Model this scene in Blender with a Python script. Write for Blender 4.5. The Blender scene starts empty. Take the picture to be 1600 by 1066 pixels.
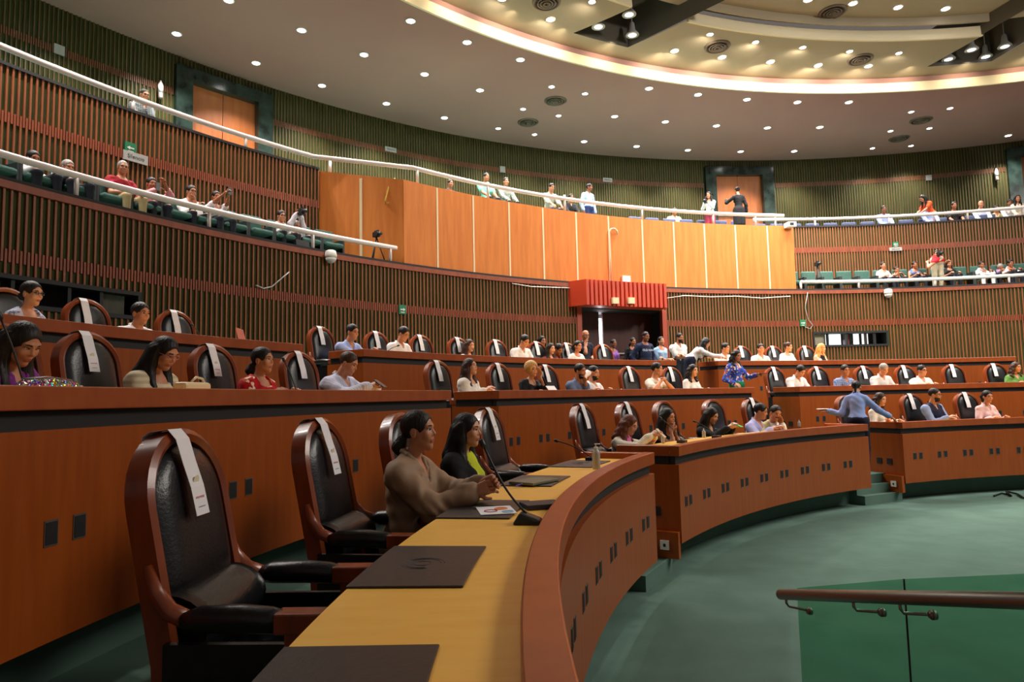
import bpy, math, random
import numpy as np
from mathutils import Vector, Matrix
random.seed(7); rng = np.random.default_rng(7)
D2R = math.pi / 180
COL = bpy.context.scene.collection
SC = bpy.context.scene
# ---------------------------------------------------------------- camera (world origin = centre of the amphitheatre, z=0 = well floor)
FPX = 1062.16
PITCH, ROLL = 4.7963 * D2R, 1.2838 * D2R
CAM = Vector((-10.4443, -1.4809, 1.77))
cp, sp, cr, sr = math.cos(PITCH), math.sin(PITCH), math.cos(ROLL), math.sin(ROLL)
_f = Vector((0, cp, sp)); _r0 = Vector((1, 0, 0)); _u0 = Vector((0, -sp, cp))
_r = cr * _r0 - sr * _u0 * -1 * -1
_r = cr * _r0 + sr * (-_u0) * 1.0
_u = cr * _u0 + sr * _r0
cam_data = bpy.data.cameras.new('camera'); cam = bpy.data.objects.new('camera', cam_data); COL.objects.link(cam)
cam_data.lens = FPX * 36 / 1600; cam_data.sensor_width = 36; cam_data.sensor_fit = 'HORIZONTAL'
cam_data.clip_start = 0.05; cam_data.clip_end = 200
M = Matrix(((_r.x, _u.x, -_f.x, CAM.x), (_r.y, _u.y, -_f.y, CAM.y), (_r.z, _u.z, -_f.z, CAM.z), (0, 0, 0, 1)))
cam.matrix_world = M
SC.camera = cam
# ---------------------------------------------------------------- world, exposure
SC.view_settings.view_transform = 'Standard'; SC.view_settings.look = 'None'
SC.view_settings.exposure = 0.75; SC.view_settings.gamma = 1.0
SC.view_settings.use_curve_mapping = False
W = bpy.data.worlds.new('world'); SC.world = W; W.use_nodes = True
W.node_tree.nodes['Background'].inputs[0].default_value = (1.0, 0.86, 0.76, 1)
W.node_tree.nodes['Background'].inputs[1].default_value = 0.085
try:
    SC.cycles.use_denoising = True; SC.cycles.use_adaptive_sampling = True; SC.cycles.adaptive_threshold = 0.02
    SC.cycles.max_bounces = 6; SC.cycles.diffuse_bounces = 3; SC.cycles.glossy_bounces = 3; SC.cycles.transmission_bounces = 4
    SC.cycles.sample_clamp_indirect = 4.0; SC.cycles.caustics_reflective = False; SC.cycles.caustics_refractive = False
except Exception: pass
def area(name, loc, rot, sx, sy, power, color):
    d = bpy.data.lights.new(name, 'AREA'); d.shape = 'RECTANGLE'; d.size = sx; d.size_y = sy; d.energy = power; d.color = color
    o = bpy.data.objects.new(name, d); COL.objects.link(o); o.location = loc; o.rotation_euler = rot; return o
# added fill lamp high over the well, unseen, for general brightness
area('overhead_fill', (5.5, 5.5, 11.4), (0, 0, 0), 9, 9, 1650, (1.0, 0.93, 0.84))
# added spots without fixtures, brightening the orange wall and far galleries
def stage(name, loc, target, power, size_deg, color=(1, .93, .84), radius=.5):
    d = bpy.data.lights.new(name, 'SPOT'); d.energy = power; d.spot_size = size_deg * D2R; d.spot_blend = .8; d.color = color; d.shadow_soft_size = radius
    o = bpy.data.objects.new(name, d); COL.objects.link(o); o.location = loc
    o.rotation_euler = (Vector(target) - Vector(loc)).to_track_quat('-Z', 'Y').to_euler(); return o
stage('gallery_fill', (2.0, 2.0, 10.6), (-8.0, 16.5, 5.4), 2200, 62)
stage('gallery_fill', (4.0, 6.0, 10.4), (-1.0, 18.5, 5.2), 1500, 70)
# ---------------------------------------------------------------- picking: where the sight line through a picture point meets a known ring or level
def ray(x, y):
    X, Y = x - 800, y - 533
    a = X * cr - Y * sr; b = X * sr + Y * cr
    dx, dy, dz = a / FPX, 1.0, -b / FPX
    return Vector((dx, cp * dy - sp * dz, sp * dy + cp * dz))
def pickR(x, y, R):
    d = ray(x, y); A = d.x**2 + d.y**2; B = 2 * (CAM.x * d.x + CAM.y * d.y); C_ = CAM.x**2 + CAM.y**2 - R * R
    D = B * B - 4 * A * C_
    if D < 0: D = 0
    t1, t2 = (-B - math.sqrt(D)) / (2 * A), (-B + math.sqrt(D)) / (2 * A)
    t = t1 if t1 > 0.3 else t2
    return CAM + d * t
def pickR2(x, y, R):
    d = ray(x, y); A = d.x**2 + d.y**2; B = 2 * (CAM.x * d.x + CAM.y * d.y); C_ = CAM.x**2 + CAM.y**2 - R * R
    D = max(0, B * B - 4 * A * C_); return CAM + d * ((-B + math.sqrt(D)) / (2 * A))
def pickZ(x, y, Z):
    d = ray(x, y); return CAM + d * ((Z - CAM.z) / d.z)
def azof(p): return math.degrees(math.atan2(p[1], p[0])) % 360
def rof(p): return math.hypot(p[0], p[1])
def pol(R, az, z=0.0): return Vector((R * math.cos(az * D2R), R * math.sin(az * D2R), z))
# ---------------------------------------------------------------- materials
def lin(c): c = c / 255; return c / 12.92 if c <= .04045 else ((c + .055) / 1.055) ** 2.4
def rgb(r, g, b): return (lin(r), lin(g), lin(b), 1)
_mats = {}
def mat(name, col, rough=.6, metal=0, spec=.5, emit=None, estr=0, coat=0):
    if name in _mats: return _mats[name]
    m = bpy.data.materials.new(name); m.use_nodes = True; b = m.node_tree.nodes['Principled BSDF']
    b.inputs['Base Color'].default_value = col; b.inputs['Roughness'].default_value = rough; b.inputs['Metallic'].default_value = metal
    b.inputs['Specular IOR Level'].default_value = spec; b.inputs['Coat Weight'].default_value = coat
    if emit: b.inputs['Emission Color'].default_value = emit; b.inputs['Emission Strength'].default_value = estr
    _mats[name] = m; return m
def noisy(name, c1, c2, scale=(1, 1, 1), nscale=8, rough=.6, bump=0, spec=.5, coat=0, detail=4, metal=0, space='Object', bscale=None):
    m = mat(name, c1, rough, metal, spec, coat=coat); nt = m.node_tree; N, L = nt.nodes, nt.links; b = N['Principled BSDF']
    tc = N.new('ShaderNodeTexCoord'); mp = N.new('ShaderNodeMapping'); mp.inputs['Scale'].default_value = scale
    nz = N.new('ShaderNodeTexNoise'); nz.inputs['Scale'].default_value = nscale; nz.inputs['Detail'].default_value = detail
    cr_ = N.new('ShaderNodeValToRGB'); cr_.color_ramp.elements[0].color = c1; cr_.color_ramp.elements[1].color = c2
    cr_.color_ramp.elements[0].position = .35; cr_.color_ramp.elements[1].position = .65
    L.new(tc.outputs[space], mp.inputs[0]); L.new(mp.outputs[0], nz.inputs[0]); L.new(nz.outputs[0], cr_.inputs[0]); L.new(cr_.outputs[0], b.inputs['Base Color'])
    if bump:
        bp = N.new('ShaderNodeBump'); bp.inputs['Strength'].default_value = bump; bp.inputs['Distance'].default_value = .01
        if bscale:
            n2 = N.new('ShaderNodeTexNoise'); n2.inputs['Scale'].default_value = bscale; L.new(tc.outputs[space], n2.inputs[0]); L.new(n2.outputs[0], bp.inputs['Height'])
        else: L.new(nz.outputs[0], bp.inputs['Height'])
        L.new(bp.outputs[0], b.inputs['Normal'])
    return m
M_WOOD = noisy('veneer_wood', rgb(146, 67, 16), rgb(157, 75, 20), (14, 14, 1.2), 1.5, rough=.36, spec=.4)
M_RIM = noisy('rim_wood', rgb(150, 68, 28), rgb(162, 78, 34), (6, 6, 3), 1.5, rough=.28, spec=.5)
M_YEL = noisy('yellow_desk_wood', rgb(248, 190, 84), rgb(252, 200, 96), (2, 9, 2), 2, rough=.3, spec=.5)
M_ORG = noisy('orange_panel_wood', rgb(196, 112, 44), rgb(210, 126, 54), (9, 9, .9), 1.2, rough=.5, spec=.3)
M_BLACK = mat('matte_black', rgb(14, 14, 18), .6)
M_STRIP = mat('cream_strip', rgb(225, 205, 165), .5)
M_CARPET = noisy('green_carpet', rgb(92, 118, 107), rgb(100, 127, 116), nscale=2.5, rough=.95, spec=.1, bump=.3, bscale=250)
M_BACK = noisy('green_felt', rgb(58, 66, 36), rgb(66, 74, 40), nscale=3, rough=.9, spec=.2)
M_SLAT = noisy('wall_slat_wood', rgb(130, 68, 38), rgb(150, 84, 48), (5, 5, .6), 2, rough=.45, spec=.4)
M_SLATU = noisy('upper_slat_wood', rgb(84, 64, 36), rgb(100, 78, 44), (5, 5, .6), 2, rough=.45, spec=.4)
M_SLATM = noisy('seam_slat_wood', rgb(134, 64, 38), rgb(150, 76, 44), (5, 5, .6), 2, rough=.45, spec=.4)
M_CEIL = noisy('mauve_ceiling', rgb(154, 118, 112), rgb(159, 123, 116), nscale=.4, rough=.8, spec=.2)
M_CREAM = mat('cream_plaster', rgb(226, 214, 182), .7)
M_BEIGE = mat('beige_plaster', rgb(160, 148, 126), .8)
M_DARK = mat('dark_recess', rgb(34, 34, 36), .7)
M_STEEL = mat('brushed_steel', rgb(150, 146, 140), .42, 1)
M_RAIL = mat('painted_rail', rgb(222, 214, 214), .3)
M_WHITE = mat('white_plastic', rgb(228, 226, 220), .45)
M_GREY = mat('grey_plate', rgb(170, 170, 168), .5)
M_GREEN = mat('sign_green', rgb(20, 120, 80), .5)
M_LEATHER = noisy('black_leather', rgb(16, 16, 18), rgb(22, 22, 25), nscale=30, rough=.33, spec=.5, bump=.12, bscale=90)
M_PAD = noisy('dark_pad', rgb(44, 38, 38), rgb(50, 43, 42), nscale=60, rough=.42, bump=.1)
M_CWOOD = noisy('chair_wood', rgb(124, 54, 24), rgb(148, 69, 32), (8, 8, 2), 2, rough=.28, spec=.5, coat=.2)
M_PAPER = mat('white_paper', rgb(238, 236, 240), .6)
M_MARBLE = noisy('green_marble', rgb(16, 26, 24), rgb(48, 66, 60), nscale=3, rough=.2, detail=10)
M_DOOR = noisy('door_wood', rgb(168, 92, 44), rgb(182, 104, 52), (6, 6, .8), 1.5, rough=.4)
M_RED = noisy('red_canopy_metal', rgb(178, 56, 30), rgb(188, 64, 36), nscale=1, rough=.4)
M_SEATG = noisy('green_seat_fabric', rgb(56, 90, 82), rgb(66, 102, 92), nscale=20, rough=.9)
M_SEATB = noisy('blue_grey_seat_fabric', rgb(72, 80, 112), rgb(86, 94, 126), nscale=20, rough=.9)
M_LAMP = mat('lamp_glow', (1, .95, .9, 1), .5, emit=(1, .96, .93, 1), estr=11)
# ---------------------------------------------------------------- mesh helper
class MB:
    def __init__(s): s.v, s.f, s.m, s.mats, s.sm = [], [], [], [], []
    def mi(s, m):
        if m not in s.mats: s.mats.append(m)
        return s.mats.index(m)
    def add(s, v, f, m, smooth=False):
        o = len(s.v); i = s.mi(m); s.v += [tuple(p) for p in v]
        for q in f: s.f.append(tuple(o + k for k in q)); s.m.append(i); s.sm.append(smooth)
    def box(s, lo, hi, m, T=None):
        x0, y0, z0 = lo; x1, y1, z1 = hi
        v = [Vector(p) for p in ((x0,y0,z0),(x1,y0,z0),(x1,y1,z0),(x0,y1,z0),(x0,y0,z1),(x1,y0,z1),(x1,y1,z1),(x0,y1,z1))]
        if T: v = [T @ p for p in v]
        s.add(v, [(0,3,2,1),(4,5,6,7),(0,1,5,4),(1,2,6,5),(2,3,7,6),(3,0,4,7)], m)
    def tube(s, pts, r, m, n=12, cap=True, flat=1.0):
        pts = [Vector(p) for p in pts]; rr = r if hasattr(r, '__len__') else [r] * len(pts); V = []; pu = None
        for i, p in enumerate(pts):
            t = (pts[min(i + 1, len(pts) - 1)] - pts[max(i - 1, 0)]).normalized()
            if pu is None: u = t.orthogonal().normalized()
            else: u = (pu - t * pu.dot(t)).normalized()
            pu = u; w = t.cross(u)
            for k in range(n):
                a = 2 * math.pi * k / n; V.append(p + (u * math.cos(a) + w * math.sin(a) * flat) * rr[i])
        F = []
        for i in range(len(pts) - 1):
            for k in range(n):
                a, b = i * n + k, i * n + (k + 1) % n; F.append((a, b, b + n, a + n))
        if cap: F.append(tuple(range(n))[::-1]); F.append(tuple(range((len(pts) - 1) * n, len(pts) * n)))
        s.add(V, F, m, True)
    def lathe(s, prof, m, n=20, T=None, smooth=True):
        V = []; F = []
        for r, z in prof:
            for k in range(n):
                a = 2 * math.pi * k / n; V.append(Vector((r * math.cos(a), r * math.sin(a), z)))
        if T: V = [T @ p for p in V]
        for i in range(len(prof) - 1):
            for k in range(n):
                a, b = i * n + k, i * n + (k + 1) % n; F.append((a, b, b + n, a + n))
        F.append(tuple(range(n))[::-1]); F.append(tuple(range((len(prof) - 1) * n, len(prof) * n)))
        s.add(V, F, m, smooth)
    def arc(s, prof, a0, a1, m, step=1.0, closed=True, caps=True):
        """prof: list of (R,z) closed loop; swept in az a0..a1 degrees"""
        n = max(1, int(math.ceil(abs(a1 - a0) / step))); k = len(prof); V = []; F = []
        for i in range(n + 1):
            a = a0 + (a1 - a0) * i / n
            for R, z in prof: V.append(pol(R, a, z))
        rng_ = range(k) if closed else range(k - 1)
        for i in range(n):
            for j in rng_:
                p, q = i * k + j, i * k + (j + 1) % k; F.append((p, p + k, q + k, q))
        if closed and caps: F.append(tuple(range(k))); F.append(tuple(range(n * k, n * k + k))[::-1])
        s.add(V, F, m)
    def arcbox(s, R0, R1, z0, z1, a0, a1, m, step=1.0): s.arc([(R0, z0), (R1, z0), (R1, z1), (R0, z1)], a0, a1, m, step)
    def build(s, name, parent=None, loc=None, rotz=0.0, world=True, bevel=0):
        """vertices given in world space when loc is set and world=True: stored relative to loc"""
        me = bpy.data.meshes.new(name); v = s.v
        if loc is not None and world:
            c, sn = math.cos(-rotz), math.sin(-rotz); L = Vector(loc)
            v = [((p[0]-L.x)*c - (p[1]-L.y)*sn, (p[0]-L.x)*sn + (p[1]-L.y)*c, p[2]-L.z) for p in v]
        me.from_pydata(v, [], s.f); me.update()
        for m in s.mats: me.materials.append(m)
        me.polygons.foreach_set('material_index', s.m); me.polygons.foreach_set('use_smooth', s.sm); me.update()
        o = bpy.data.objects.new(name, me); COL.objects.link(o)
        if loc is not None: o.location = loc; o.rotation_euler = (0, 0, rotz)
        if parent is not None: o.parent = parent
        if bevel:
            b = o.modifiers.new('bevel', 'BEVEL'); b.width = bevel; b.segments = 2; b.limit_method = 'ANGLE'; b.angle_limit = .6
        return o
def tag(o, label=None, cat=None, group=None, kind=None):
    if label: o['label'] = label
    if cat: o['category'] = cat
    if group: o['group'] = group
    if kind: o['kind'] = kind
    return o
def empty(name, loc, rotz=0.0):
    o = bpy.data.objects.new(name, None); COL.objects.link(o); o.location = loc; o.rotation_euler = (0, 0, rotz); o.empty_display_size = .2; return o
def struct(o): o['kind'] = 'structure'; return o
_ones = 'first second third fourth fifth sixth seventh eighth ninth tenth eleventh twelfth thirteenth fourteenth fifteenth sixteenth seventeenth eighteenth nineteenth'.split()
def ordinal(n):
    if n <= 19: return _ones[n - 1]
    t = {2: 'twent', 3: 'thirt', 4: 'fort', 5: 'fift'}[n // 10]
    return t + ('ieth' if n % 10 == 0 else 'y ' + _ones[n % 10 - 1])
def copy_tree(o, parent=None):
    c = o.copy(); COL.objects.link(c)
    if parent is not None: c.parent = parent
    for ch in list(o.children): copy_tree(ch, c)
    return c
# ring data (metres)
ROW = {1: dict(R=10.336, rim=1.25, plat=.42), 2: dict(R=12.53, rim=1.867, plat=1.037), 3: dict(R=14.69, rim=2.486, plat=1.656)}
RL, RU, RW_, RO = 18.37, 20.0, 24.4, 18.40
ZL, ZU, ZO, ZW, ZV = 4.72, 7.02, 6.66, 10.80, 10.56
RV = 18.05
# ================================================================= STRUCTURE
# floors
m = MB(); m.arc([(0.01, 0), (10.75, 0), (10.75, -.15), (0.01, -.15)], 60, 215, M_CARPET, 2); struct(m.build('floor'))
AISLES = [(148.2, 152.5), (114.2, 118.9), (80.0, 84.7)]
def tier(R0, R1, z, zb, a0=62, a1=200, name='floor'):
    m = MB(); m.arcbox(R0, R1, zb, z, a0, a1, M_CARPET, 1.5); return struct(m.build(name))
tier(10.72, 12.98, .42, -.12); tier(12.95, 15.10, 1.037, -.12); tier(15.07, 18.5, 1.656, -.12, 64, 172)
for k, (a0, a1) in enumerate(AISLES):      # aisle steps
    m = MB()
    for i, z in enumerate((.14, .28)): m.arcbox(10.46 + .13 * i, 10.75, z - .14, z, a0 - .1, a1 + .1, M_CARPET)
    m.arcbox(10.70, 10.76, .28, .418, a0 - .1, a1 + .1, M_CARPET)
    for (Rr, zb) in ((12.98, .42), (15.10, 1.037)):
        for i in range(3): m.arcbox(Rr - .72 + .24 * i, Rr - .48 + .24 * i, zb, zb + .154 * (i + 1), a0, a1, M_CARPET)
    struct(m.build('floor'))
# gallery floors
m = MB(); m.arcbox(RL + .13, 20.3, ZL - .30, ZL - .04, 64, 170, M_CARPET, 2); struct(m.build('floor'))
m = MB(); m.arcbox(RO + .05, RW_ + .1, ZO - .32, ZO - .02, 96.5, 134, M_CARPET, 2); m.arcbox(RU + .14, RW_ + .1, ZO - .32, ZO - .02, 64, 96.5, M_CARPET, 2); m.arcbox(RU + .14, RW_ + .1, ZO - .32, ZO - .02, 134, 172, M_CARPET, 2); struct(m.build('floor'))

def slat_wall(name, R, a0, a1, z0, z1, zb, pitch, slat, holes=(), w=.029, depth=.032, cap=True, seam=None, band=.085):
    """inward facing curved wall: felt backing, two courses of vertical slats that interlock in a band at zb"""
    m = MB(); da = math.degrees(pitch / R); n = int((a1 - a0) / da)
    cuts = sorted({a0, a1, *[h[0] for h in holes], *[h[1] for h in holes]})
    for p, q in zip(cuts[:-1], cuts[1:]):
        mid = (p + q) / 2; zs = [(z0, z1)]
        for h in holes:
            if h[0] <= mid <= h[1]:
                zs = [t for lo, hi in zs for t in ((lo, min(hi, h[2])), (max(lo, h[3]), hi)) if t[1] > t[0] + .01]
        for lo, hi in zs: m.arc([(R + depth, lo), (R + depth + .12, lo), (R + depth + .12, hi), (R + depth, hi)], p, q, M_BACK, 1.5)
    hw = math.degrees(w / R) / 2
    for i in range(n):
        for half, (lo, hi) in ((0, (zb - band, z1)), (.5, (z0, zb + band))):
            a = a0 + (i + .25 + half) * da
            if a > a1: continue
            seg = [(lo, hi)]
            for h in holes:
                if h[0] - hw <= a <= h[1] + hw: seg = [t for l, u in seg for t in ((l, min(u, h[2])), (max(l, h[3]), u)) if t[1] > t[0] + .02]
            for l, u in seg:
                def slat_piece(l, u, mm):
                    P = [pol(R, a - hw), pol(R, a + hw), pol(R + depth, a + hw), pol(R + depth, a - hw)]
                    V = [(p.x, p.y, l) for p in P] + [(p.x, p.y, u) for p in P]
                    m.add(V, [(0,1,5,4),(1,2,6,5),(3,0,4,7),(0,3,2,1),(4,5,6,7)], mm)
                if seam and l < zb + band and u > zb - band:
                    if half == 0 and abs(l - (zb - band)) < 1e-6 and u > zb + band: slat_piece(l, zb + band, seam); slat_piece(zb + band, u, slat)
                    elif half and abs(u - (zb + band)) < 1e-6 and l < zb - band: slat_piece(l, zb - band, slat); slat_piece(zb - band, u, seam)
                    else: slat_piece(l, u, slat)
                else: slat_piece(l, u, slat)
    # thin dark rails that hold the seam
    if cap:
        for p, q in zip(cuts[:-1], cuts[1:]):
            mid = (p + q) / 2
            if not any(h[0] <= mid <= h[1] and h[3] >= z1 - .1 for h in holes): m.arcbox(R - .015, R + depth + .13, z1 - .002, z1 + .05, p, q, M_BLACK if False else M_DARK, 1.5)
    return struct(m.build(name))
DOORA = (109.5, 118.4)
WINL, WINR = (151.3, 165.0, 3.09, 3.50), (88.25, 95.2, 3.06, 3.49)
slat_wall('wall_lower', RL, 64, 166, 1.656, ZL, 3.75, .094, M_SLAT, holes=[(DOORA[0], DOORA[1], 1.5, 4.10), WINL, WINR], seam=M_SLATM)
slat_wall('wall_middle', RU, 137.4, 166, ZL - .05, ZU, 6.22, .086, M_SLAT, seam=M_SLATM)
slat_wall('wall_middle', RU, 64, 96.3, ZL - .05, ZU, 6.28, .086, M_SLAT, seam=M_SLATM)
PORT = [(134.75, 141.0), (90.35, 96.7), (63.0, 70.9)]
slat_wall('wall_upper', RW_, 64, 168, ZO - .05, ZW, 9.80, .094, M_SLATU, holes=[(a, b, 6, 10.54) for a, b in PORT], cap=False, seam=noisy('upper_seam_slat', rgb(112, 66, 38), rgb(124, 76, 46), (5, 5, .6), 2, rough=.45))
# orange panelled projection of the upper gallery
O0, O1 = 96.45, 133.95
m = MB(); m.arcbox(RO, RO + .1, ZL - .02, ZO, O0, O1, M_ORG, .8)
m.arcbox(RO + .1, RU + 3, ZL + .0, ZO - .04, O0, O0 + .25, M_ORG)
# return wall on the left side
P0, P1 = pol(RO + .02, O1), pol(RU + .1, 137.45)
def quad_wall(m, a, b, z0, z1a, z1b, mt, t=.06):
    d = (b - a).normalized(); nrm = Vector((d.y, -d.x, 0)) * t
    V = [a.copy(), b.copy(), b + nrm, a + nrm]; V = [Vector((p.x, p.y, z0)) for p in V] + [Vector((V[0].x, V[0].y, z1a)), Vector((V[1].x, V[1].y, z1b)), Vector((V[2].x, V[2].y, z1b)), Vector((V[3].x, V[3].y, z1a))]
    m.add(V, [(0,1,5,4),(1,2,6,5),(2,3,7,6),(3,0,4,7),(4,5,6,7),(0,3,2,1)], mt)
quad_wall(m, P0, P1, ZL - .04, ZO, ZU, M_ORG)
struct(m.build('wall_panelled'))
strips = [azof(pickR2(x, 380, RO)) for x in (683.5, 740, 796, 849, 901, 951.5, 1004, 1053, 1101, 1149.5, 1199.5)]
for a in strips:
    m = MB(); h = math.degrees(.045 / RO) / 2; m.arcbox(RO - .012, RO + .01, ZL, ZO - .02, a - h, a + h, M_STRIP); struct(m.build('trim_1'))
m = MB(); c = P0.lerp(P1, .48); d = (P1 - P0).normalized(); n_ = Vector((-d.y, d.x, 0))
T = Matrix.Translation(c) @ Matrix(((d.x, n_.x, 0, 0), (d.y, n_.y, 0, 0), (0, 0, 1, 0), (0, 0, 0, 1)))
m.box((-.03, -.002, ZL - .02), (.03, .015, ZO + .1), M_STRIP, T); struct(m.build('trim_1'))
# red-brown capping line under the galleries
m = MB(); m.arcbox(RL - .03, RL + .06, ZL - .10, ZL + .0, 64, 166, M_SLATM, 1); struct(m.build('trim_2'))
# marble portals with double doors in the upper wall
for i, (a0, a1) in enumerate(PORT):
    m = MB(); jw = 1.0
    m.arcbox(RW_ - .12, RW_ + .25, ZO - .03, 10.54, a0, a0 + jw, M_MARBLE); m.arcbox(RW_ - .12, RW_ + .25, ZO - .03, 10.54, a1 - jw, a1, M_MARBLE)
    m.arcbox(RW_ - .12, RW_ + .25, 10.2, 10.54, a0 + jw, a1 - jw, M_MARBLE); struct(m.build('trim_3'))
    dn = empty('door_%d' % (i + 1), pol(RW_ + .3, (a0 + a1) / 2, ZO)); struct(dn)
    mid = (a0 + a1) / 2
    for s0, s1 in ((a0 + jw, mid - .02), (mid + .02, a1 - jw)):
        m = MB(); m.arcbox(RW_ + .12, RW_ + .18, ZO, 10.2, s0, s1, M_DOOR); o = m.build('door_leaf', loc=dn.location); o.parent = dn; o.location = (0, 0, 0)
    m = MB(); m.arcbox(RW_ + .06, RW_ + .12, 8.62, 8.68, a0 + jw + .15, mid - .2, M_STEEL); m.arcbox(RW_ + .06, RW_ + .12, 8.62, 8.68, mid + .2, a1 - jw - .15, M_STEEL)
    o = m.build('push_bar', loc=dn.location); o.parent = dn; o.location = (0, 0, 0)
# dark void strip behind upper wall openings
# lower entrance: reveal, doors ajar with daylight behind, red canopy
a0, a1 = DOORA
m = MB()
M_POST = noisy('post_red_brown', rgb(150, 56, 30), rgb(160, 64, 36), nscale=2, rough=.45)
m.arcbox(RL - .02, RL + .12, 1.656, 4.12, a0, a0 + .45, M_POST); m.arcbox(RL - .02, RL + .12, 1.656, 4.12, a1 - .45, a1, M_POST)
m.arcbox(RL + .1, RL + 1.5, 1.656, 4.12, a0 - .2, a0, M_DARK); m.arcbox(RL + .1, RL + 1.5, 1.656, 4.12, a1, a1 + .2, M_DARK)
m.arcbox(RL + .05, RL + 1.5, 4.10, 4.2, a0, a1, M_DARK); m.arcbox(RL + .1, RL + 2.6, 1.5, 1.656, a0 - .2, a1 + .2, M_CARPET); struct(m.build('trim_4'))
M_DDOOR = noisy('dark_red_door', rgb(58, 22, 18), rgb(70, 28, 22), (6, 6, 1), 2, rough=.35)
dn = struct(empty('door_4', pol(RL + .8, 114, 1.656)))
ag0, ag1 = azof(pickR2(935.5, 520, RL + .8)), azof(pickR2(941.5, 520, RL + .8))
for s0, s1 in ((a0, ag1), (ag0, a1)):
    m = MB(); m.arcbox(RL + .78, RL + .84, 1.656, 4.1, s0, s1, M_DDOOR); o = m.build('door_leaf', loc=dn.location); o.parent = dn; o.location = (0, 0, 0)
    m = MB(); m.arcbox(RL + .70, RL + .76, 2.93, 2.97, s0 + .3, s1 - .3, M_STEEL); o = m.build('push_bar', loc=dn.location); o.parent = dn; o.location = (0, 0, 0)
m = MB(); m.arcbox(RL + 1.3, RL + 1.32, 1.7, 4.0, ag1 - 2.5, ag0 + 2.5, mat('daylight_beyond', (1, 1, 1, 1), emit=(1, .93, .97, 1), estr=4.5)); struct(m.build('window_3'))  # glowing sheet added for the bright gap between the door leaves, no window
def canopy():
    r = empty('entrance_canopy', pol(RL, 114, 4.1)); tag(r, 'red ribbed metal canopy box over the lower entrance doorway', 'canopy')
    A0, A1 = azof(pickR2(1041, 465, RL - .45)), azof(pickR2(913, 465, RL - .45)); z0, z1 = 4.10, 4.76
    m = MB(); n = 19
    for i in range(n):
        b0 = A0 + (A1 - A0) * i / n; b1 = A0 + (A1 - A0) * (i + 1) / n; bm = (b0 + b1) / 2; q = (b1 - b0) * .2
        pts = [(RL - .45, b0), (RL - .52, b0 + q), (RL - .52, b1 - q), (RL - .45, b1)]
        V = [pol(R, a, z0) for R, a in pts] + [pol(R, a, z1) for R, a in pts]
        m.add(V, [(0, 1, 5, 4), (1, 2, 6, 5), (2, 3, 7, 6)], M_RED)
    V = [pol(RL - .45, A0, z0), pol(RL - .45, A1, z0), pol(RL, A1 + .6, z0), pol(RL, A0 - .2, z0)]; V += [Vector((p.x, p.y, z1)) for p in V]
    m.add(V, [(1, 2, 6, 5), (3, 0, 4, 7), (4, 5, 6, 7), (3, 2, 1, 0)], M_RED)
    o = m.build('ribbed_cladding', loc=r.location); o.parent = r; o.location = (0, 0, 0)
    for x in (961, 986):
        p = pickR2(x, 470, RL - .56); m = MB(); T = Matrix.Translation(p) @ Matrix.Rotation(azof(p) * D2R, 4, 'Z')
        m.box((-.05, -.09, -.08), (.04, .09, .08), M_STRIP, T); b = m.build('speaker_box', loc=r.location); b.parent = r; b.location = (0, 0, 0)  # pale speaker box on the canopy front, gives no light
canopy()
# booth windows in the lower wall
def booth(k, w, panes, curtains):
    a0, a1, z0, z1 = w
    r = struct(empty('window_%d' % k, pol(RL, (a0 + a1) / 2, z0)))
    def part(m, n): o = m.build(n, loc=r.location); o.parent = r; o.location = (0, 0, 0); return o
    m = MB(); t = .05; ta = .15
    m.arcbox(RL - .02, RL + .3, z0 - .01, z0 + t, a0, a1, M_BLACK, .5); m.arcbox(RL - .02, RL + .3, z1 - t, z1 + .01, a0, a1, M_BLACK, .5)
    m.arcbox(RL - .02, RL + .3, z0, z1, a0, a0 + ta, M_BLACK); m.arcbox(RL - .02, RL + .3, z0, z1, a1 - ta, a1, M_BLACK)
    for a in panes: m.arcbox(RL + .02, RL + .1, z0, z1, a - ta / 2, a + ta / 2, M_BLACK)
    part(m, 'window_frame')
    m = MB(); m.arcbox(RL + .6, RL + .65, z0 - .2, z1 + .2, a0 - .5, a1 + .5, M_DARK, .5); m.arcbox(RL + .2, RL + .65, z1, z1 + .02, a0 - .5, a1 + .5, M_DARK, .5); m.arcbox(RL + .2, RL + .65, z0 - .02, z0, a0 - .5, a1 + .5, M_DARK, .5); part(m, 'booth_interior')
    for (b0, b1, mt, pleat, Rr) in curtains:
        m = MB(); n = max(2, int((b1 - b0) / .08)) if pleat else 1; V = []; F = []
        for i in range(n + 1):
            a = b0 + (b1 - b0) * i / n; rr = Rr + (.02 * (-1) ** i if pleat else 0)
            V += [pol(rr, a, z0 + .04), pol(rr, a, z1 - .04)]
            if i: F.append((2*i-2, 2*i, 2*i+1, 2*i-1))
        m.add(V, F, mt); part(m, 'curtain' if pleat else 'booth_screen')
cur = mat('grey_curtain', rgb(150, 150, 140), .8)
def axl(x, y=475): return azof(pickR2(x, y, RL))
booth(1, WINL, [axl(22, 440), axl(110, 460), axl(160, 465)], [(axl(208), axl(163), cur, True, RL + .2), (axl(20, 440), 164.5, mat('booth_green_panel', rgb(60, 90, 78), .7), False, RL + .25)])
M_SCR = mat('glowing_panel', (1, 1, 1, 1), emit=(.8, .92, .95, 1), estr=1.1); M_SCR2 = mat('glowing_panel_side', (1, 1, 1, 1), emit=(.95, .95, .92, 1), estr=.6)  # brightness of booth panels and a curtain put in as emission
def axr(x): return azof(pickR2(x, 530, RL))
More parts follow.
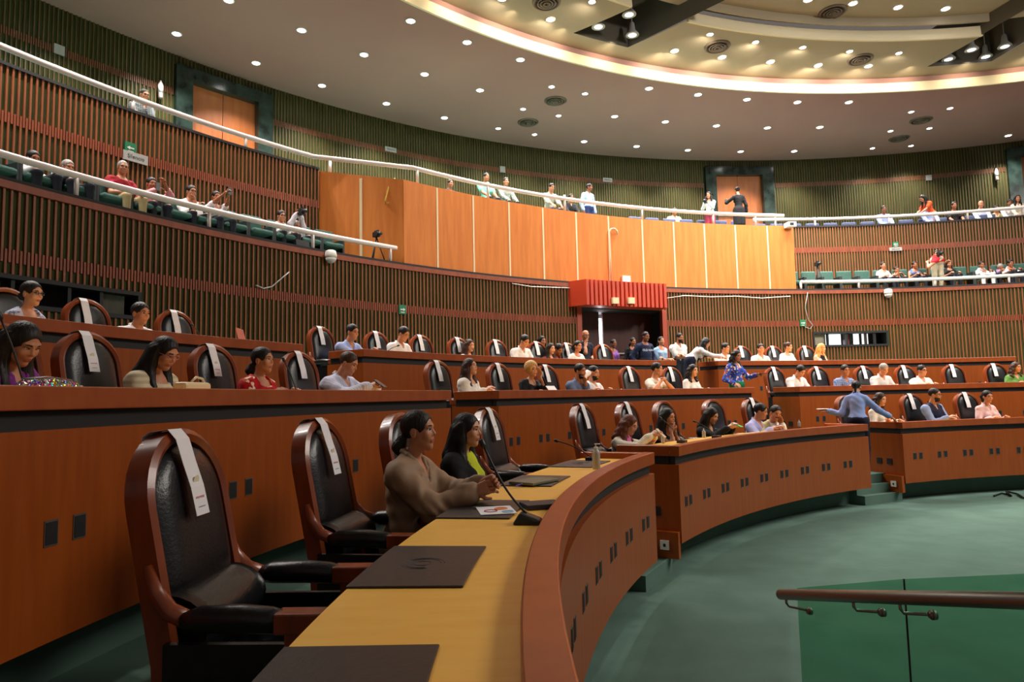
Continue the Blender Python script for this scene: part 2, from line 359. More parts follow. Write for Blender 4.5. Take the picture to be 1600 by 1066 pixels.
booth(2, WINR, [axr(1294.5), axr(1324.5), axr(1354), axr(1368)], [(axr(1322), axr(1297), M_SCR, False, RL + .3), (axr(1351), axr(1341), M_SCR2, True, RL + .3), (axr(1366), axr(1356), M_SCR2, False, RL + .35), (axr(1294), axr(1270), mat('booth_beige', rgb(170, 160, 140), .7), False, RL + .15), (axr(1335), axr(1332), M_RED, False, RL + .3), (axr(1332), axr(1325), mat('booth_mauve', rgb(150, 145, 165), .7), False, RL + .3)])
# ---------------------------------------------------------------- ceilings
def zceil(R): return ZV + (ZW - ZV) * (R - RV) / (RW_ - RV)
m = MB(); m.arc([(RV, ZV), (RW_ + .3, zceil(RW_ + .3)), (RW_ + .3, ZW + .3), (RV, ZW + .3)], 60, 215, M_CEIL, 1.5); struct(m.build('ceiling'))
m = MB(); m.arc([(RV - .06, ZV - .01), (RV, ZV - .01), (RV + .02, ZV + .27), (RV - .04, ZV + .27)], 60, 215, M_CREAM, 1.5); struct(m.build('trim_5'))
m = MB(); m.arc([(RV + .02, ZV + .27), (RV + .6, ZV + .27), (RV + .6, 11.02), (RV + .55, 11.02), (RV + .55, ZV + .32), (RV + .02, ZV + .32)], 60, 215, M_BEIGE, 1.5); struct(m.build('ceiling'))
ZA, RA0, RA1, ZB = 11.0, 15.85, 18.65, 11.45
SH = 1.36
def ushift(u, R): return u + (R - 17.43) * SH
m = MB(); BOX = [(114.3, 119.9), (78.9, 84.5)]
ucuts = [60]
for b in sorted(BOX): ucuts += list(b)
ucuts += [215]
Rs = [RA0, 16.4, 16.9, 17.45, 18.0, RA1]
def dev(u, Rr): return pol(Rr, ushift(u, Rr) if Rr <= 17.45 else u + (17.45 - 17.43) * SH, ZA)
for p, q in zip(ucuts[:-1], ucuts[1:]):
    n = max(1, int((q - p) / 1.5))
    for i in range(n):
        u0, u1 = p + (q - p) * i / n, p + (q - p) * (i + 1) / n
        for R0, R1 in zip(Rs[:-1], Rs[1:]):
            if any(b[0] - .01 <= p and q <= b[1] + .01 for b in BOX) and R1 <= 17.46: continue
            m.add([dev(u0, R0), dev(u1, R0), dev(u1, R1), dev(u0, R1)], [(0, 1, 2, 3)], M_BEIGE)
struct(m.build('ceiling'))
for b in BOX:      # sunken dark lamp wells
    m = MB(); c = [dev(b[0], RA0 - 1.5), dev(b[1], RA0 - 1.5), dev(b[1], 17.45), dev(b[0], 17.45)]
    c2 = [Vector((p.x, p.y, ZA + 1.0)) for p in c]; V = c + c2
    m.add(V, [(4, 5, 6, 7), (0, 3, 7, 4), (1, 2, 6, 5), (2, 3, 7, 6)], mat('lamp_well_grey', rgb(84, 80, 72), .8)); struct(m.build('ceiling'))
segs = [(84.6, 114.1), (120.2, 215), (60, 78.7)]
def seg_u(b0, b1, f, nm, mt):
    m = MB(); n = max(1, int((b1 - b0) / 1.2)); prof = f
    V = []; F = []; k = len(prof)
    for i in range(n + 1):
        u = b0 + (b1 - b0) * i / n
        for R, z in prof: V.append(pol(R, ushift(u, R), z))
    for i in range(n):
        for j in range(k): p_, q_ = i*k + j, i*k + (j+1) % k; F.append((p_, p_ + k, q_ + k, q_))
    F += [tuple(range(k)), tuple(range(n*k, n*k + k))[::-1]]; m.add(V, F, mt); return struct(m.build(nm))
for s0, s1 in segs:
    seg_u(s0, s1, [(RA0 - .06, ZA - .03), (RA0, ZA - .03), (RA0 + .02, ZA + .26), (RA0 - .04, ZA + .26)], 'trim_6', M_CREAM)
    seg_u(s0, s1, [(RA0 - .3, ZA + .24), (RA0 - .25, ZA + .24), (RA0 - .25, ZB + .02), (RA0 - .3, ZB + .02)], 'trim_7', M_BEIGE)
m = MB(); m.arc([(10.5, ZB), (RA0 + .1, ZB), (RA0 + .1, ZB + .1), (10.5, ZB + .1)], 60, 215, M_BEIGE, 2); struct(m.build('ceiling'))
# ---------------------------------------------------------------- downlights
def lamp_proto():
    m = MB(); m.lathe([(.125, 0), (.125, -.015), (.098, -.018), (.098, -.004)], M_WHITE, 18)
    r = m.build('ceiling_light', loc=(0, 0, -50), world=False)
    g = MB(); g.lathe([(.094, -.006), (.094, -.014), (.03, -.03)], M_LAMP, 16); o = g.build('lamp_lens'); o.parent = r
    return r
LAMP0 = lamp_proto(); lamp_used = [False]
small = MB(); small.lathe([(.10, 0), (.10, -.012), (.07, -.014), (.07, -.004)], M_WHITE, 16)
def downlight(p, big, power, label, group, tilt=None, blend=.7, ang=112, color=(1, .93, .86)):
    if not lamp_used[0]: r = LAMP0; lamp_used[0] = True
    else: r = copy_tree(LAMP0)
    r.location = p; s = 1.0 if big else .8; r.scale = (s, s, s)
    tag(r, label, 'ceiling light', group)
    if power:
        d = bpy.data.lights.new('lamp_beam', 'SPOT'); d.energy = power; d.spot_size = ang * D2R; d.spot_blend = blend; d.color = color; d.shadow_soft_size = .09
        o = bpy.data.objects.new('lamp_beam', d); COL.objects.link(o); o.parent = r; o.location = (0, 0, -.06)
        if tilt is not None: o.rotation_euler = Vector(tilt).to_track_quat('-Z', 'Y').to_euler()
C1 = lambda L, ox, oy, s=3.2: [(ox + x / s, oy + y / s) for x, y in L]
bigs = C1([(133,103),(415,210),(682,297),(203,370),(480,450),(12,517),(302,588),(1325,441),(1570,472),(1153,581),(1407,608),(1000,707),(1263,731),(1519,750)], 600, 0) \
     + C1([(215,496),(467,510),(724,510),(62,628),(317,638),(579,635),(183,757),(451,755),(1521,677)], 1100, 0) + C1([(243,168),(503,0),(868,150),(640,314),(1180,272),(970,427)], 200, 0)
smalls = C1([(838,433),(1005,468),(695,545),(873,578),(571,642),(753,672)], 600, 0) + C1([(842,741),(1035,729),(932,655),(1127,641),(1036,559),(1230,541)], 1100, 0)
innA = C1([(590,-8),(833,95),(1040,8),(1453,253)], 600, 0) + C1([(30,171),(258,210),(494,236),(728,256),(974,265),(90,285),(332,308),(570,326),(822,329)], 1100, 0)
innB = C1([(520,-2),(745,15),(970,35),(1208,42)], 1100, 0)
P_BIG, P_OUT, P_SM, P_IN = 280, 165, 60, 50
ringnames = {18.7: 'inner ring', 20.8: 'middle ring', 23.0: 'outer ring'}
lampinfo = []
for x, y in bigs:
    p = pickZ(x, y, 10.65)
    for _ in range(3): p = pickZ(x, y, zceil(rof(p)))
    lampinfo.append((rof(p), azof(p), p))
def nearest_ring(R): return min(ringnames, key=lambda k: abs(k - R))
cnt = {}; _k = {}
for R, a, p in sorted(lampinfo, key=lambda t: (nearest_ring(t[0]), -t[1])):
    k = nearest_ring(R)
    nm = ringnames[k]; _k[k] = _k.get(k, 0) + 1
    downlight(p, True, P_OUT if k == 23.0 else P_BIG, 'bright round downlight, %s from the left in the %s of the mauve outer ceiling' % (ordinal(_k[k]), nm), 'downlights in the %s of the outer ceiling' % nm, tilt=None)
# matching lamps of the same rings past the edges of the view
for a in (147.4, 152.4, 157.4, 162.4):
    for R in (18.7, 20.8, 23.0):
        if R == 23.0 and a > 158: continue
        p = pol(R, a, zceil(R)); downlight(p, True, P_BIG * .15, 'round downlight in the %s of the outer ceiling, beyond the left picture edge' % ringnames[R], 'downlights in the %s of the outer ceiling' % ringnames[R])
for i, (x, y) in enumerate(smalls):
    p = pickZ(x, y, 10.65)
    for _ in range(3): p = pickZ(x, y, zceil(rof(p)))
    w = 'left' if i < 6 else 'right'; grp_ = sorted([q for q in (smalls[:6] if i < 6 else smalls[6:])]); n_ = grp_.index((x, y)) + 1
    downlight(p, False, P_SM, 'small bluish downlight, %s from the left round the %s pair of ceiling vents' % (ordinal(n_), w), 'small downlights round the %s pair of vents' % w, color=(.92, .95, 1))
for i, (x, y) in enumerate(sorted(innA)):
    p = pickZ(x, y, ZA); downlight(p, rof(p) > 17, P_IN, 'warm round downlight, %s from the left in the raised beige ceiling ring' % ordinal(i + 1), 'downlights in the raised beige ceiling ring', tilt=(p.x * .10, p.y * .10, -1), color=(1, .86, .66), ang=150)
for i, (x, y) in enumerate(sorted(innB)):
    p = pickZ(x, y, ZB); downlight(p, True, 0, 'warm round downlight, %s from the left in the innermost ceiling disc' % ordinal(i + 1), 'downlights in the innermost ceiling disc', color=(1, .88, .7))
# added unseen spots that brighten the cream fascia; no cove tubes are built
M_TUBE = mat('cove_tube', (1, .9, .7, 1), emit=(1, .86, .6, 1), estr=4)
for a in np.arange(66, 175, 5.0):
    p = pol(17.35, a, ZA - .08); d = bpy.data.lights.new('fascia_fill', 'SPOT'); d.energy = 30; d.spot_size = 125 * D2R; d.spot_blend = .9; d.color = (1, .84, .58); d.shadow_soft_size = .12
    o = bpy.data.objects.new('fascia_fill', d); COL.objects.link(o); o.location = p; o.rotation_euler = Vector((math.cos(a * D2R), math.sin(a * D2R), -.45)).to_track_quat('-Z', 'Y').to_euler()
def vent(x, y, Z, cone=True, lab=''):
    p = pickZ(x, y, Z)
    if cone:
        for _ in range(3): p = pickZ(x, y, zceil(rof(p)))
    mt = mat('vent_metal', rgb(96, 82, 70), .5)
    m = MB(); m.lathe([(.34, 0), (.34, -.02), (.30, -.05), (.27, -.03), (.27, -.005)], mt, 28)
    r = m.build('ceiling_vent', loc=p, world=False); tag(r, lab, 'vent', 'round ceiling vents')
    for k, rr in enumerate((.21, .14, .07)):
        g = MB(); g.lathe([(rr, -.01), (rr + .02, -.05 - .01 * k), (rr - .02, -.05 - .01 * k), (rr - .03, -.01)], mt, 24); o = g.build('cone_ring'); o.parent = r
for a in ((867.8, 157, 10.65, True, 'round air vent of the left pair in the outer ceiling, nearer the fascia'), (825, 190.6, 10.65, True, 'round air vent of the left pair in the outer ceiling, nearer the wall'),
          (1439, 187.5, 10.65, True, 'round air vent of the right pair in the outer ceiling, nearer the fascia'), (1405, 216, 10.65, True, 'round air vent of the right pair in the outer ceiling, nearer the wall'),
          (854, 3, ZA, False, 'round air vent in the beige ring left of the dark lamp well'), (1121, 72.5, ZA, False, 'round air vent in the beige ring just right of the first dark lamp well'),
          (1344, 92.5, ZA, False, 'round air vent in the beige ring near the second dark lamp well'), (1301, 18, ZB, False, 'round air vent in the innermost ceiling disc')): vent(*a)
def par_lamp(x, y, Z, lab):
    p = pickZ(x, y, Z); m = MB(); m.lathe([(.02, .35), (.06, .3), (.08, .12), (.17, .0), (.175, -.02), (.16, -.02)], M_GREY, 20)
    r = m.build('par_lamp', loc=p, world=False); tag(r, lab, 'stage lamp', 'bell lamps in the dark wells')
    g = MB(); g.lathe([(.15, -.01), (.15, -.015), (.02, -.03)], mat('par_glow', (1, 1, 1, 1), emit=(.85, .93, 1, 1), estr=1.6), 18); o = g.build('lamp_lens'); o.parent = r
    g = MB(); g.tube([(0, 0, .34), (0, 0, ZA + 1.0 - p.z)], .012, M_GREY, 8); o = g.build('hanging_rod'); o.parent = r
for x, y, l in ((983, 22, 'bell shaped lamp in the first dark well, topmost of three'), (935, 41, 'bell shaped lamp in the first dark well, leftmost of three'), (988, 54, 'bell shaped lamp in the first dark well, lowest of three'),
                (1482, 92, 'bell shaped lamp at the left corner of the second dark well'), (1518, 77, 'bell shaped lamp in the second dark well, nearest the cream lip'), (1540, 88, 'bell shaped lamp in the second dark well, near its outer edge'), (1570, 72, 'bell shaped lamp in the second dark well, rightmost')):
    par_lamp(x, y, ZA + .12, l)
# ---------------------------------------------------------------- gallery rails
def rail(name, pts, posts, r, lab, zp):
    root = empty(name, (pts[0][0], pts[0][1], 0)); tag(root, lab, 'railing')
    m = MB(); m.tube(pts, r, M_RAIL, 14); o = m.build('top_rail', loc=root.location); o.parent = root; o.location = (0, 0, 0)
    for p in posts:
        m = MB(); m.tube([(p.x, p.y, zp(p)), p], r * .62, M_RAIL, 10); o = m.build('post', loc=root.location); o.parent = root; o.location = (0, 0, 0)
def arcpts(R, a0, a1, z0, z1, st=1.5):
    n = max(2, int(abs(a1 - a0) / st)); return [pol(R, a0 + (a1 - a0) * i / n, z0 + (z1 - z0) * i / n) for i in range(n + 1)]
rr = .05
U_ = arcpts(RU + .02, 166, 137.8, 7.30, 7.30) + arcpts(RO + .05, 133.0, 97.2, 7.0, 6.98)
ups = [pickR(x, y, RU + .02) for x, y in ((208, 155), (384, 214), (516, 252))] + [pickR2(x, y, RO + .05) for x, y in ((652, 264), (762, 285), (882, 305), (1003, 325), (1114, 335), (1180, 338))]
rail('balcony_railing', U_, ups, rr, 'white tubular handrail of the upper balcony, from the left edge past the orange panels', lambda p: ZO if rof(p) < 19 else ZU)
zr = 7.30
rail('balcony_railing', arcpts(RU + .02, 97.6, 66, 7.28, 7.34), [pickR2(x, y, RU + .02) for x, y in ((1211, 340), (1273, 341), (1388, 335), (1511, 329), (1598, 323))], rr, 'white tubular handrail of the upper balcony on the right side', lambda p: ZU)
rail('balcony_railing', arcpts(RL + .03, 166, 134.6, 5.06, 5.08), [pickR(x, y, RL + .03) for x, y in ((120, 272), (327, 332), (489, 364), (610, 385))], rr, 'white tubular handrail of the lower balcony on the left side', lambda p: ZL)
rail('balcony_railing', arcpts(RL + .03, 96.0, 66, 4.98, 4.97), [pickR2(x, y, RL + .03) for x, y in ((1251, 441), (1341, 438), (1460, 436), (1576, 431))], rr, 'white tubular handrail of the lower balcony on the right side', lambda p: ZL)
# ================================================================= DESKS
def desk(row, a0, a1, holes, hz, lab, bottom, ends=(True, True)):
    R, z = ROW[row]['R'], ROW[row]['rim']
    am = (a0 + a1) / 2; root = empty('curved_desk', pol(R + .3, am, z - .8)); tag(root, lab, 'desk', None)
    def part(m, n, parent=root, bevel=0):
        o = m.build(n, loc=root.location); o.parent = parent; o.location = (0, 0, 0)
        if bevel:
            b = o.modifiers.new('bevel', 'BEVEL'); b.width = bevel; b.segments = 2; b.limit_method = 'ANGLE'; b.angle_limit = .8
        return o
    ea = math.degrees(.11 / R)          # width of the radial rim at the ends, in degrees
    m = MB(); m.arcbox(R, R + .105, z - .105, z, a0, a1, M_RIM, .6)
    for e, (b0, b1) in zip(ends, ((a0, a0 + ea), (a1 - ea, a1))):
        if e: m.arcbox(R + .105, R + .68, z - .105, z - .002, b0, b1, M_RIM)
    part(m, 'rim', bevel=.006)
    m = MB(); m.arcbox(R + .05, R + .12, z - .195, z - .10, a0 + .1, a1 - .1, M_BLACK, .6)
    for e, (b0, b1) in zip(ends, ((a0 + .1, a0 + ea), (a1 - ea, a1 - .1))):
        if e: m.arcbox(R + .1, R + .66, z - .195, z - .10, b0, b1, M_BLACK)
    part(m, 'shadow_gap')
    m = MB(); m.arcbox(R + .01, R + .06, bottom, z - .19, a0, a1, M_WOOD, .6)
    part(m, 'front_panel')
    for e, (b0, b1) in zip(ends, ((a0, a0 + ea * .45), (a1 - ea * .45, a1))):
        if e:
            m = MB(); m.arcbox(R + .06, R + .70, bottom, z - .19, b0, b1, M_WOOD); sp_ = part(m, 'side_panel')
            for rr_ in (.22, .40):
                g = MB(); aa = a0 - .03 if b0 == a0 else a1 + .03
                g.arcbox(R + rr_, R + rr_ + .09, hz - .13, hz - .04, aa - .02, aa + .02, M_BLACK); part(g, 'socket', sp_)
    m = MB(); m.arcbox(R + .10, R + .655, z - .085, z - .055, a0 + .02, a1 - .02, M_YEL, .6); part(m, 'desktop')
    m = MB(); m.arcbox(R + .3, R + .36, z - .70, z - .09, a0 + .3, a1 - .3, M_DARK, .6); part(m, 'modesty_board')
    h = math.degrees(.075 / R) / 2
    for a in holes:
        m = MB(); m.arcbox(R + .006, R + .02, hz - .055, hz + .055, a - h, a + h, M_STEEL); o = part(m, 'vent_frame')
        m = MB(); m.arcbox(R + .004, R + .012, hz - .048, hz + .048, a - h * .84, a + h * .84, M_BLACK); part(m, 'vent_opening', o)
    return root
def pairs(start, end, per, half): 
    out = []; a = start
    while a >= end: out += [a + half, a - half]; a -= per
    return out
desk(1, 152.55, 199, pairs(195, 154, 3.12, .40)[:], .672, 'nearest curved desk, lit yellow top and brown rim, running under the camera', .284, (True, False))
desk(1, 118.95, 148.2, pairs(146.8, 120, 3.1, .38), .675, 'curved front row desk in the middle block, behind the near desk', .284)
desk(1, 84.7, 114.4, pairs(112.6, 86, 3.1, .38), .70, 'curved front row desk at the right side of the well', .284)
desk(2, 152.4, 192, pairs(172.75, 155, 6.2, .37) + pairs(185.2, 176, 6.2, .37), 1.235, 'second row desk behind the two nearest empty chairs', .775, (True, False))
desk(2, 118.8, 147.9, pairs(146.35, 120, 3.1, .37), 1.24, 'second row desk in the middle block', .775)
desk(2, 84.5, 113.5, pairs(111.2, 86, 3.1, .37), 1.24, 'second row desk in the right block', .775)
desk(3, 152.3, 178, pairs(175, 154, 6.2, .37), 1.86, 'back row desk at the far left', 1.40, (True, False))
desk(3, 118.3, 148.1, pairs(146, 120, 3.1, .37), 1.86, 'back row desk in the middle block below the red canopy', 1.40)
desk(3, 84.2, 113.8, pairs(112, 86, 3.1, .37), 1.86, 'back row desk in the right block below the booth window', 1.40)
# wooden step cheeks with sockets beside the aisle steps
for (a, lab) in ((148.35, 'low wooden step cheek with wall socket beside the near aisle steps'), (114.55, 'low wooden step cheek with wall socket beside the far aisle steps')):
    m = MB(); m.arcbox(10.36, 10.74, .0 + .142, .40, a - .12, a + .22, M_WOOD); r = m.build('step_cheek', loc=pol(10.5, a, .14)); tag(r, lab, 'step panel')
    g = MB(); c = pol(10.5, a + .24, .27); T = Matrix.Translation(c) @ Matrix.Rotation(a * D2R, 4, 'Z'); g.box((-.045, -.004, -.045), (.045, .012, .045), M_WHITE, T); g.box((-.012, .008, -.015), (.012, .015, .015), M_BLACK, T)
    o = g.build('socket_plate', loc=r.location); o.parent = r; o.location = (0, 0, 0)
# ================================================================= CHAIRS (local: x right, y forward, origin on the floor)
def chair_proto():
    root = empty('armchair', (0, 0, -40))
    tilt = math.tan(11 * D2R); zt = 1.262; hw = .262
    def yb(z): return -.20 - max(0, z - .48) * tilt
    def arch(w, top, zlo, n=18):
        zc = top - w * .92; P = [(-w, zlo)]
        P += [(-w, zlo + (zc - zlo) * t) for t in (.25, .5, .75)]
        P += [(-w * math.cos(math.pi * i / n), zc + w * .92 * math.sin(math.pi * i / n)) for i in range(n + 1)]
        P += [(w, zlo + (zc - zlo) * t) for t in (.75, .5, .25)] + [(w, zlo)]
        return P
    # back frame: rectangular section swept along the arch
    m = MB(); out = arch(hw, zt, .10); inn = arch(hw - .042, zt - .042, .10); V = []; F = []
    for (xo, zo), (xi, zi) in zip(out, inn):
        d = Vector((0, math.cos(11 * D2R), math.sin(11 * D2R))) if zo > .48 else Vector((0, 1, 0))
        for (x, z, t) in ((xo, zo, -.035), (xo, zo, .04), ((xo * .5 + xi * .5), (zo + zi) / 2, .052), (xi, zi, .04), (xi, zi, -.035)):
            V.append(Vector((x, yb(z), z)) + d * t)
    k = 5
    for i in range(len(out) - 1):
        for j in range(k): a, b = i * k + j, i * k + (j + 1) % k; F.append((a, b, b + k, a + k))
    F += [tuple(range(k))[::-1], tuple(range((len(out) - 1) * k, len(out) * k))]; m.add(V, F, M_CWOOD, True); o = m.build('back_frame', root); e_ = o.modifiers.new('es', 'EDGE_SPLIT'); e_.split_angle = .6
    # padded back (front and rear)
    def pad(z0, z1top, w, puff, rear=False, n=14, q=12):
        m = MB(); V = []; F = []; zc = z1top - w * .92
        for i in range(n + 1):
            z = z0 + (z1top - z0) * (1 - (1 - i / n) ** 1.0)
            ww = w if z < zc else w * math.sqrt(max(0.0004, 1 - ((z - zc) / (w * .92 + 1e-6)) ** 2))
            for j in range(q + 1):
                s = -1 + 2 * j / q; e = (1 - abs(s) ** 4) * (1 - abs(2 * (z - z0) / (z1top - z0) - 1) ** 6)
                V.append((ww * s, yb(z) + (-1 if rear else 1) * (.012 + puff * max(0, e) ** .5), z))
        for i in range(n):
            for j in range(q): a = i * (q + 1) + j; f = (a, a + 1, a + q + 2, a + q + 1); F.append(f[::-1] if rear else f)
        m.add(V, F, M_LEATHER, True); return m.build('backrest', root)
    pad(.71, zt - .036, hw - .036, .050); pad(.42, zt - .036, hw - .036, .03, True)
    # lumbar roll
    m = MB(); V = []; F = []; n = 10; xs = np.linspace(-hw + .04, hw - .04, 9)
    for x in xs:
        e = .85 + .15 * math.sqrt(max(0, 1 - (x / hw) ** 4))
        for i in range(n + 1):
            a = math.pi * (i / n - .5); V.append((x, -.235 + .150 * e * math.cos(a), .655 + .108 * e * math.sin(a)))
    for i in range(len(xs) - 1):
        for j in range(n): a = i * (n + 1) + j; F.append((a, a + 1, a + n + 2, a + n + 1))
    F.append(tuple(range(n + 1))); F.append(tuple(range((len(xs) - 1) * (n + 1), len(xs) * (n + 1)))[::-1]); m.add(V, F, M_LEATHER, True); m.build('lumbar_roll', root)
    # seat
    m = MB(); m.box((-.24, -.20, .36), (.24, .27, .42), M_CWOOD); m.build('seat_frame', root)
    m = MB(); m.box((-.235, -.21, .40), (.235, .29, .50), M_LEATHER); m.build('seat', root, bevel=.035)
    for s in (-1, 1):
        # curved wooden rise from back to arm, front block and post
        m = MB(); m.tube([(s * .262, -.262, .86), (s * .266, -.235, .78), (s * .272, -.19, .725), (s * .278, -.12, .697)], [.012, .019, .022, .022], M_CWOOD, 10, flat=1.3)
        arm = m.build('armrest', root)
        m = MB(); m.box((s * .28 - .037, .15, .665), (s * .28 + .037, .315, .727), M_CWOOD); m.box((s * .28 - .03, .18, .02), (s * .28 + .03, .25, .67), M_CWOOD); o = m.build('arm_post', arm, bevel=.006)
        m = MB(); m.tube([(s * .28, -.14, .695), (s * .28, -.09, .702), (s * .28, .04, .704), (s * .28, .13, .698), (s * .28, .165, .693)], [.028, .040, .042, .040, .034], M_LEATHER, 12); m.build('arm_pad', arm)
        m = MB(); m.box((s * .275 - .018, -.22, .02), (s * .275 + .018, .21, .07), M_CWOOD); m.build('side_rail', arm); m = MB(); m.box((s * .275 - .012, -.20, .30), (s * .275 + .012, .19, .63), M_LEATHER); m.build('side_panel', arm)
    return root
CHAIR0 = chair_proto(); chair_used = [False]
def strip_mesh(w=.086):
    # follows the chair back: rear 8 cm, over the top, 30 cm down the front
    tilt = math.tan(11 * D2R)
    def yb(z): return -.20 - (z - .48) * tilt
    pts = [(yb(1.17) - .062, 1.17), (yb(1.25) - .046, 1.25), (yb(1.26) - .02, 1.268), (yb(1.26) + .045, 1.276), (yb(1.235) + .070, 1.242), (yb(1.16) + .082, 1.16), (yb(1.08) + .095, 1.08), (yb(.985) + .099, .985)]
    m = MB(); V = []; F = []
    for y, z in pts: V += [(-w/2, y, z), (w/2, y, z)]
    for i in range(len(pts) - 1): F.append((2*i, 2*i+1, 2*i+3, 2*i+2))
    m.add(V, F, M_PAPER); o = m.build('paper_strip')
    s = o.modifiers.new('thick', 'SOLIDIFY'); s.thickness = .0015
    return o
STRIP0 = strip_mesh(); STRIP0.location = (0, 0, -40); strip_used = [False]
def text_mesh(c):
    t = bpy.data.objects.new('t', c); COL.objects.link(t); dg = bpy.context.evaluated_depsgraph_get(); dg.update()
    me = bpy.data.meshes.new_from_object(t.evaluated_get(dg)); bpy.data.objects.remove(t); o = bpy.data.objects.new('printed_text', me); COL.objects.link(o); return o
def printing(parent):
    # faint gold roundel, red word and grey small print on the hanging end
    tilt = math.tan(11 * D2R)
    def yf(z): return -.20 - (z - .48) * tilt + (.0925 if z > 1.08 else (.0965 if z > 1.03 else .0975))
    def place(o, z, name):
        o.name = name; o.parent = parent; o.location = (0, yf(z) + .002, z); o.rotation_euler = (math.radians(90 + 9), 0, math.pi)
    m = MB(); n = 24; V = [(0, 0, 0)] + [(.018 * math.cos(2*math.pi*k/n), .018 * math.sin(2*math.pi*k/n), 0) for k in range(n)]
    m.add(V, [(0, k + 1, (k + 1) % n + 1) for k in range(n)], mat('faint_gold_ink', rgb(236, 222, 190), .6)); place(m.build('printed_emblem'), 1.10, 'printed_emblem')
    for body, size, z, mt in (('morena', 0.018, 1.045, mat('red_ink', rgb(214, 96, 104), .6)), ('DIP. RESERVADO', 0.006, 1.012, mat('grey_ink', rgb(150, 150, 155), .6))):
        c = bpy.data.curves.new('printed_text', 'FONT'); c.body = body; c.size = size; c.align_x = 'CENTER'; c.align_y = 'CENTER'; c.extrude = .0002
        c.materials.append(mt); o = text_mesh(c); place(o, z, 'printed_text')
def place_chair(x, y, row, label, slab, yaw=0, roff=1.36, strip=True, group=None, sgroup=None, side=0, az=None):
    R = ROW[row]['R'] + roff
    p = pickR(x, y, R) if az is None else pol(R, az)
    a = azof(p)
    # the picked point is the top of the back: move forward to the seat origin
    fwd = (a + 180 + yaw) * D2R; off = .20 + (1.262 - .48) * math.tan(11 * D2R)
    q = Vector((p[0] + math.cos(fwd) * off, p[1] + math.sin(fwd) * off, ROW[row]['plat']))
    if not chair_used[0]: c = CHAIR0; chair_used[0] = True
    else: c = copy_tree(CHAIR0)
    c.location = q; c.rotation_euler = (0, 0, fwd - math.pi / 2); tag(c, label, 'chair', group)
    if strip:
        if not strip_used[0]: s = STRIP0; strip_used[0] = True
        else: s = STRIP0.copy(); COL.objects.link(s)
        s.location = q; s.rotation_euler = c.rotation_euler; tag(s, slab, 'paper strip', sgroup)
        # slide sideways across the chair top
        if side:
            f2 = fwd - math.pi / 2; s.location = q + Vector((math.cos(f2) * side, math.sin(f2) * side, -abs(side) * .12))
        if slab.startswith('printed'): printing(s)
    return c
B = 'leather armchair, '
S_ = 'paper strip on chair '
CH = [ # x, y, row, label tail, yaw
 (265, 668, 1, 'empty, the nearest one, at the left of the lit desk', 2), (490, 655, 1, 'empty, second from the camera, left of the woman in beige', 2),
 (618, 650, 1, 'behind the woman in the beige blouse', 0), (757, 640, 1, 'just behind the woman in the black blazer', 0), (905, 632, 1, 'empty, at the near end of the middle front desk', 0),
 (975, 632, 1, 'behind the woman with auburn hair and a white jacket', 0), (1033, 627, 1, 'behind the woman in the black sleeveless top', 0), (1110, 625, 1, 'behind the long haired woman in black holding a green phone', 0),
 (1172, 622, 1, 'behind the man in the lavender shirt', 0), (1318, 618, 1, 'at the end of the middle front desk, beside the leaning woman in blue', 0), (1420, 613, 1, 'empty, between the white blouse and the navy vest', 0), (1505, 612, 1, 'empty, between the navy vest and the pink shirt', 0),
 (-8, 520, 2, 'at the left edge, second row, behind the woman in purple', 0), (130, 523, 2, 'empty in the second row, beside the woman in purple', 0), (327, 543, 2, 'empty in the second row, behind the beige handbag', 0), (462, 553, 2, 'empty in the second row, between red dress and striped shirt', 0),
 (680, 567, 2, 'empty, left of the long haired woman in white, second row', 0), (775, 571, 2, 'empty, between the woman in white and the curly blond one', 0), (850, 572, 2, 'right beside the curly blond woman in black', 0), (980, 576, 2, 'empty, right of the man with his arm behind his head', 0),
 (1046, 577, 2, 'between the man with raised hands and the wavy haired woman', 0), (1207, 575, 2, 'empty, at the near end of the right second row desk', 0), (1275, 575, 2, 'empty, between the bowed man and the plaid shirt', 0),
 (1347, 573, 2, 'empty, right of the blue plaid shirt', 0), (1411, 571, 2, 'empty, between the two men in pale shirts on the right', 0), (1486, 570, 2, 'empty, first of two right of the men in the second row', 0), (1552, 568, 2, 'empty, beside the woman in green', 0),
 (6, 462, 3, 'in the back row at the left edge of the picture', 0), (131, 473, 3, 'empty in the back row, between glasses woman and man in white', 0), (270, 492, 3, 'empty in the back row, right of the man in white', 0),
 (498, 516, 3, 'standing free in the aisle gap of the back row', 4), (585, 517, 3, 'back row, between the reaching man and the man in white', 0), (655, 528, 3, 'back row, just right of the man in the white shirt', 0), (713, 530, 3, 'back row, left of the brown haired woman', 0),
 (773, 531, 3, 'empty in the back row, between the woman and the bowed man', 0), (836, 533, 3, 'back row, right of the bowed man in white', 0), (884, 538, 3, 'back row, left of the woman with the curly ponytail', 0), (940, 541, 3, 'empty in the back row, in front of the doorway', 0),
 (1157, 543, 3, 'back row, behind the woman in the blue blouse', 0), (1206, 543, 3, 'back row, between the man and the woman in white', 0), (1257, 543, 3, 'empty in the back row, left of the blond woman', 0)]
NOSTRIP = {2, 12, 27, 6, 7, 9}
for i, (x, y, row, tail, yaw) in enumerate(CH):
    nst = i in NOSTRIP
    sl = ('printed ' if i in (0, 1, 13, 14, 3) else '') + S_ + tail
    sl = sl.replace('printed white', 'printed white')
    place_chair(x, y, row, B + tail, sl[:200], yaw=yaw, strip=not nst, group='arched leather armchairs at the desks', sgroup='paper strips on the chair backs', side=(.05, .04, .05, .035)[i % 4])
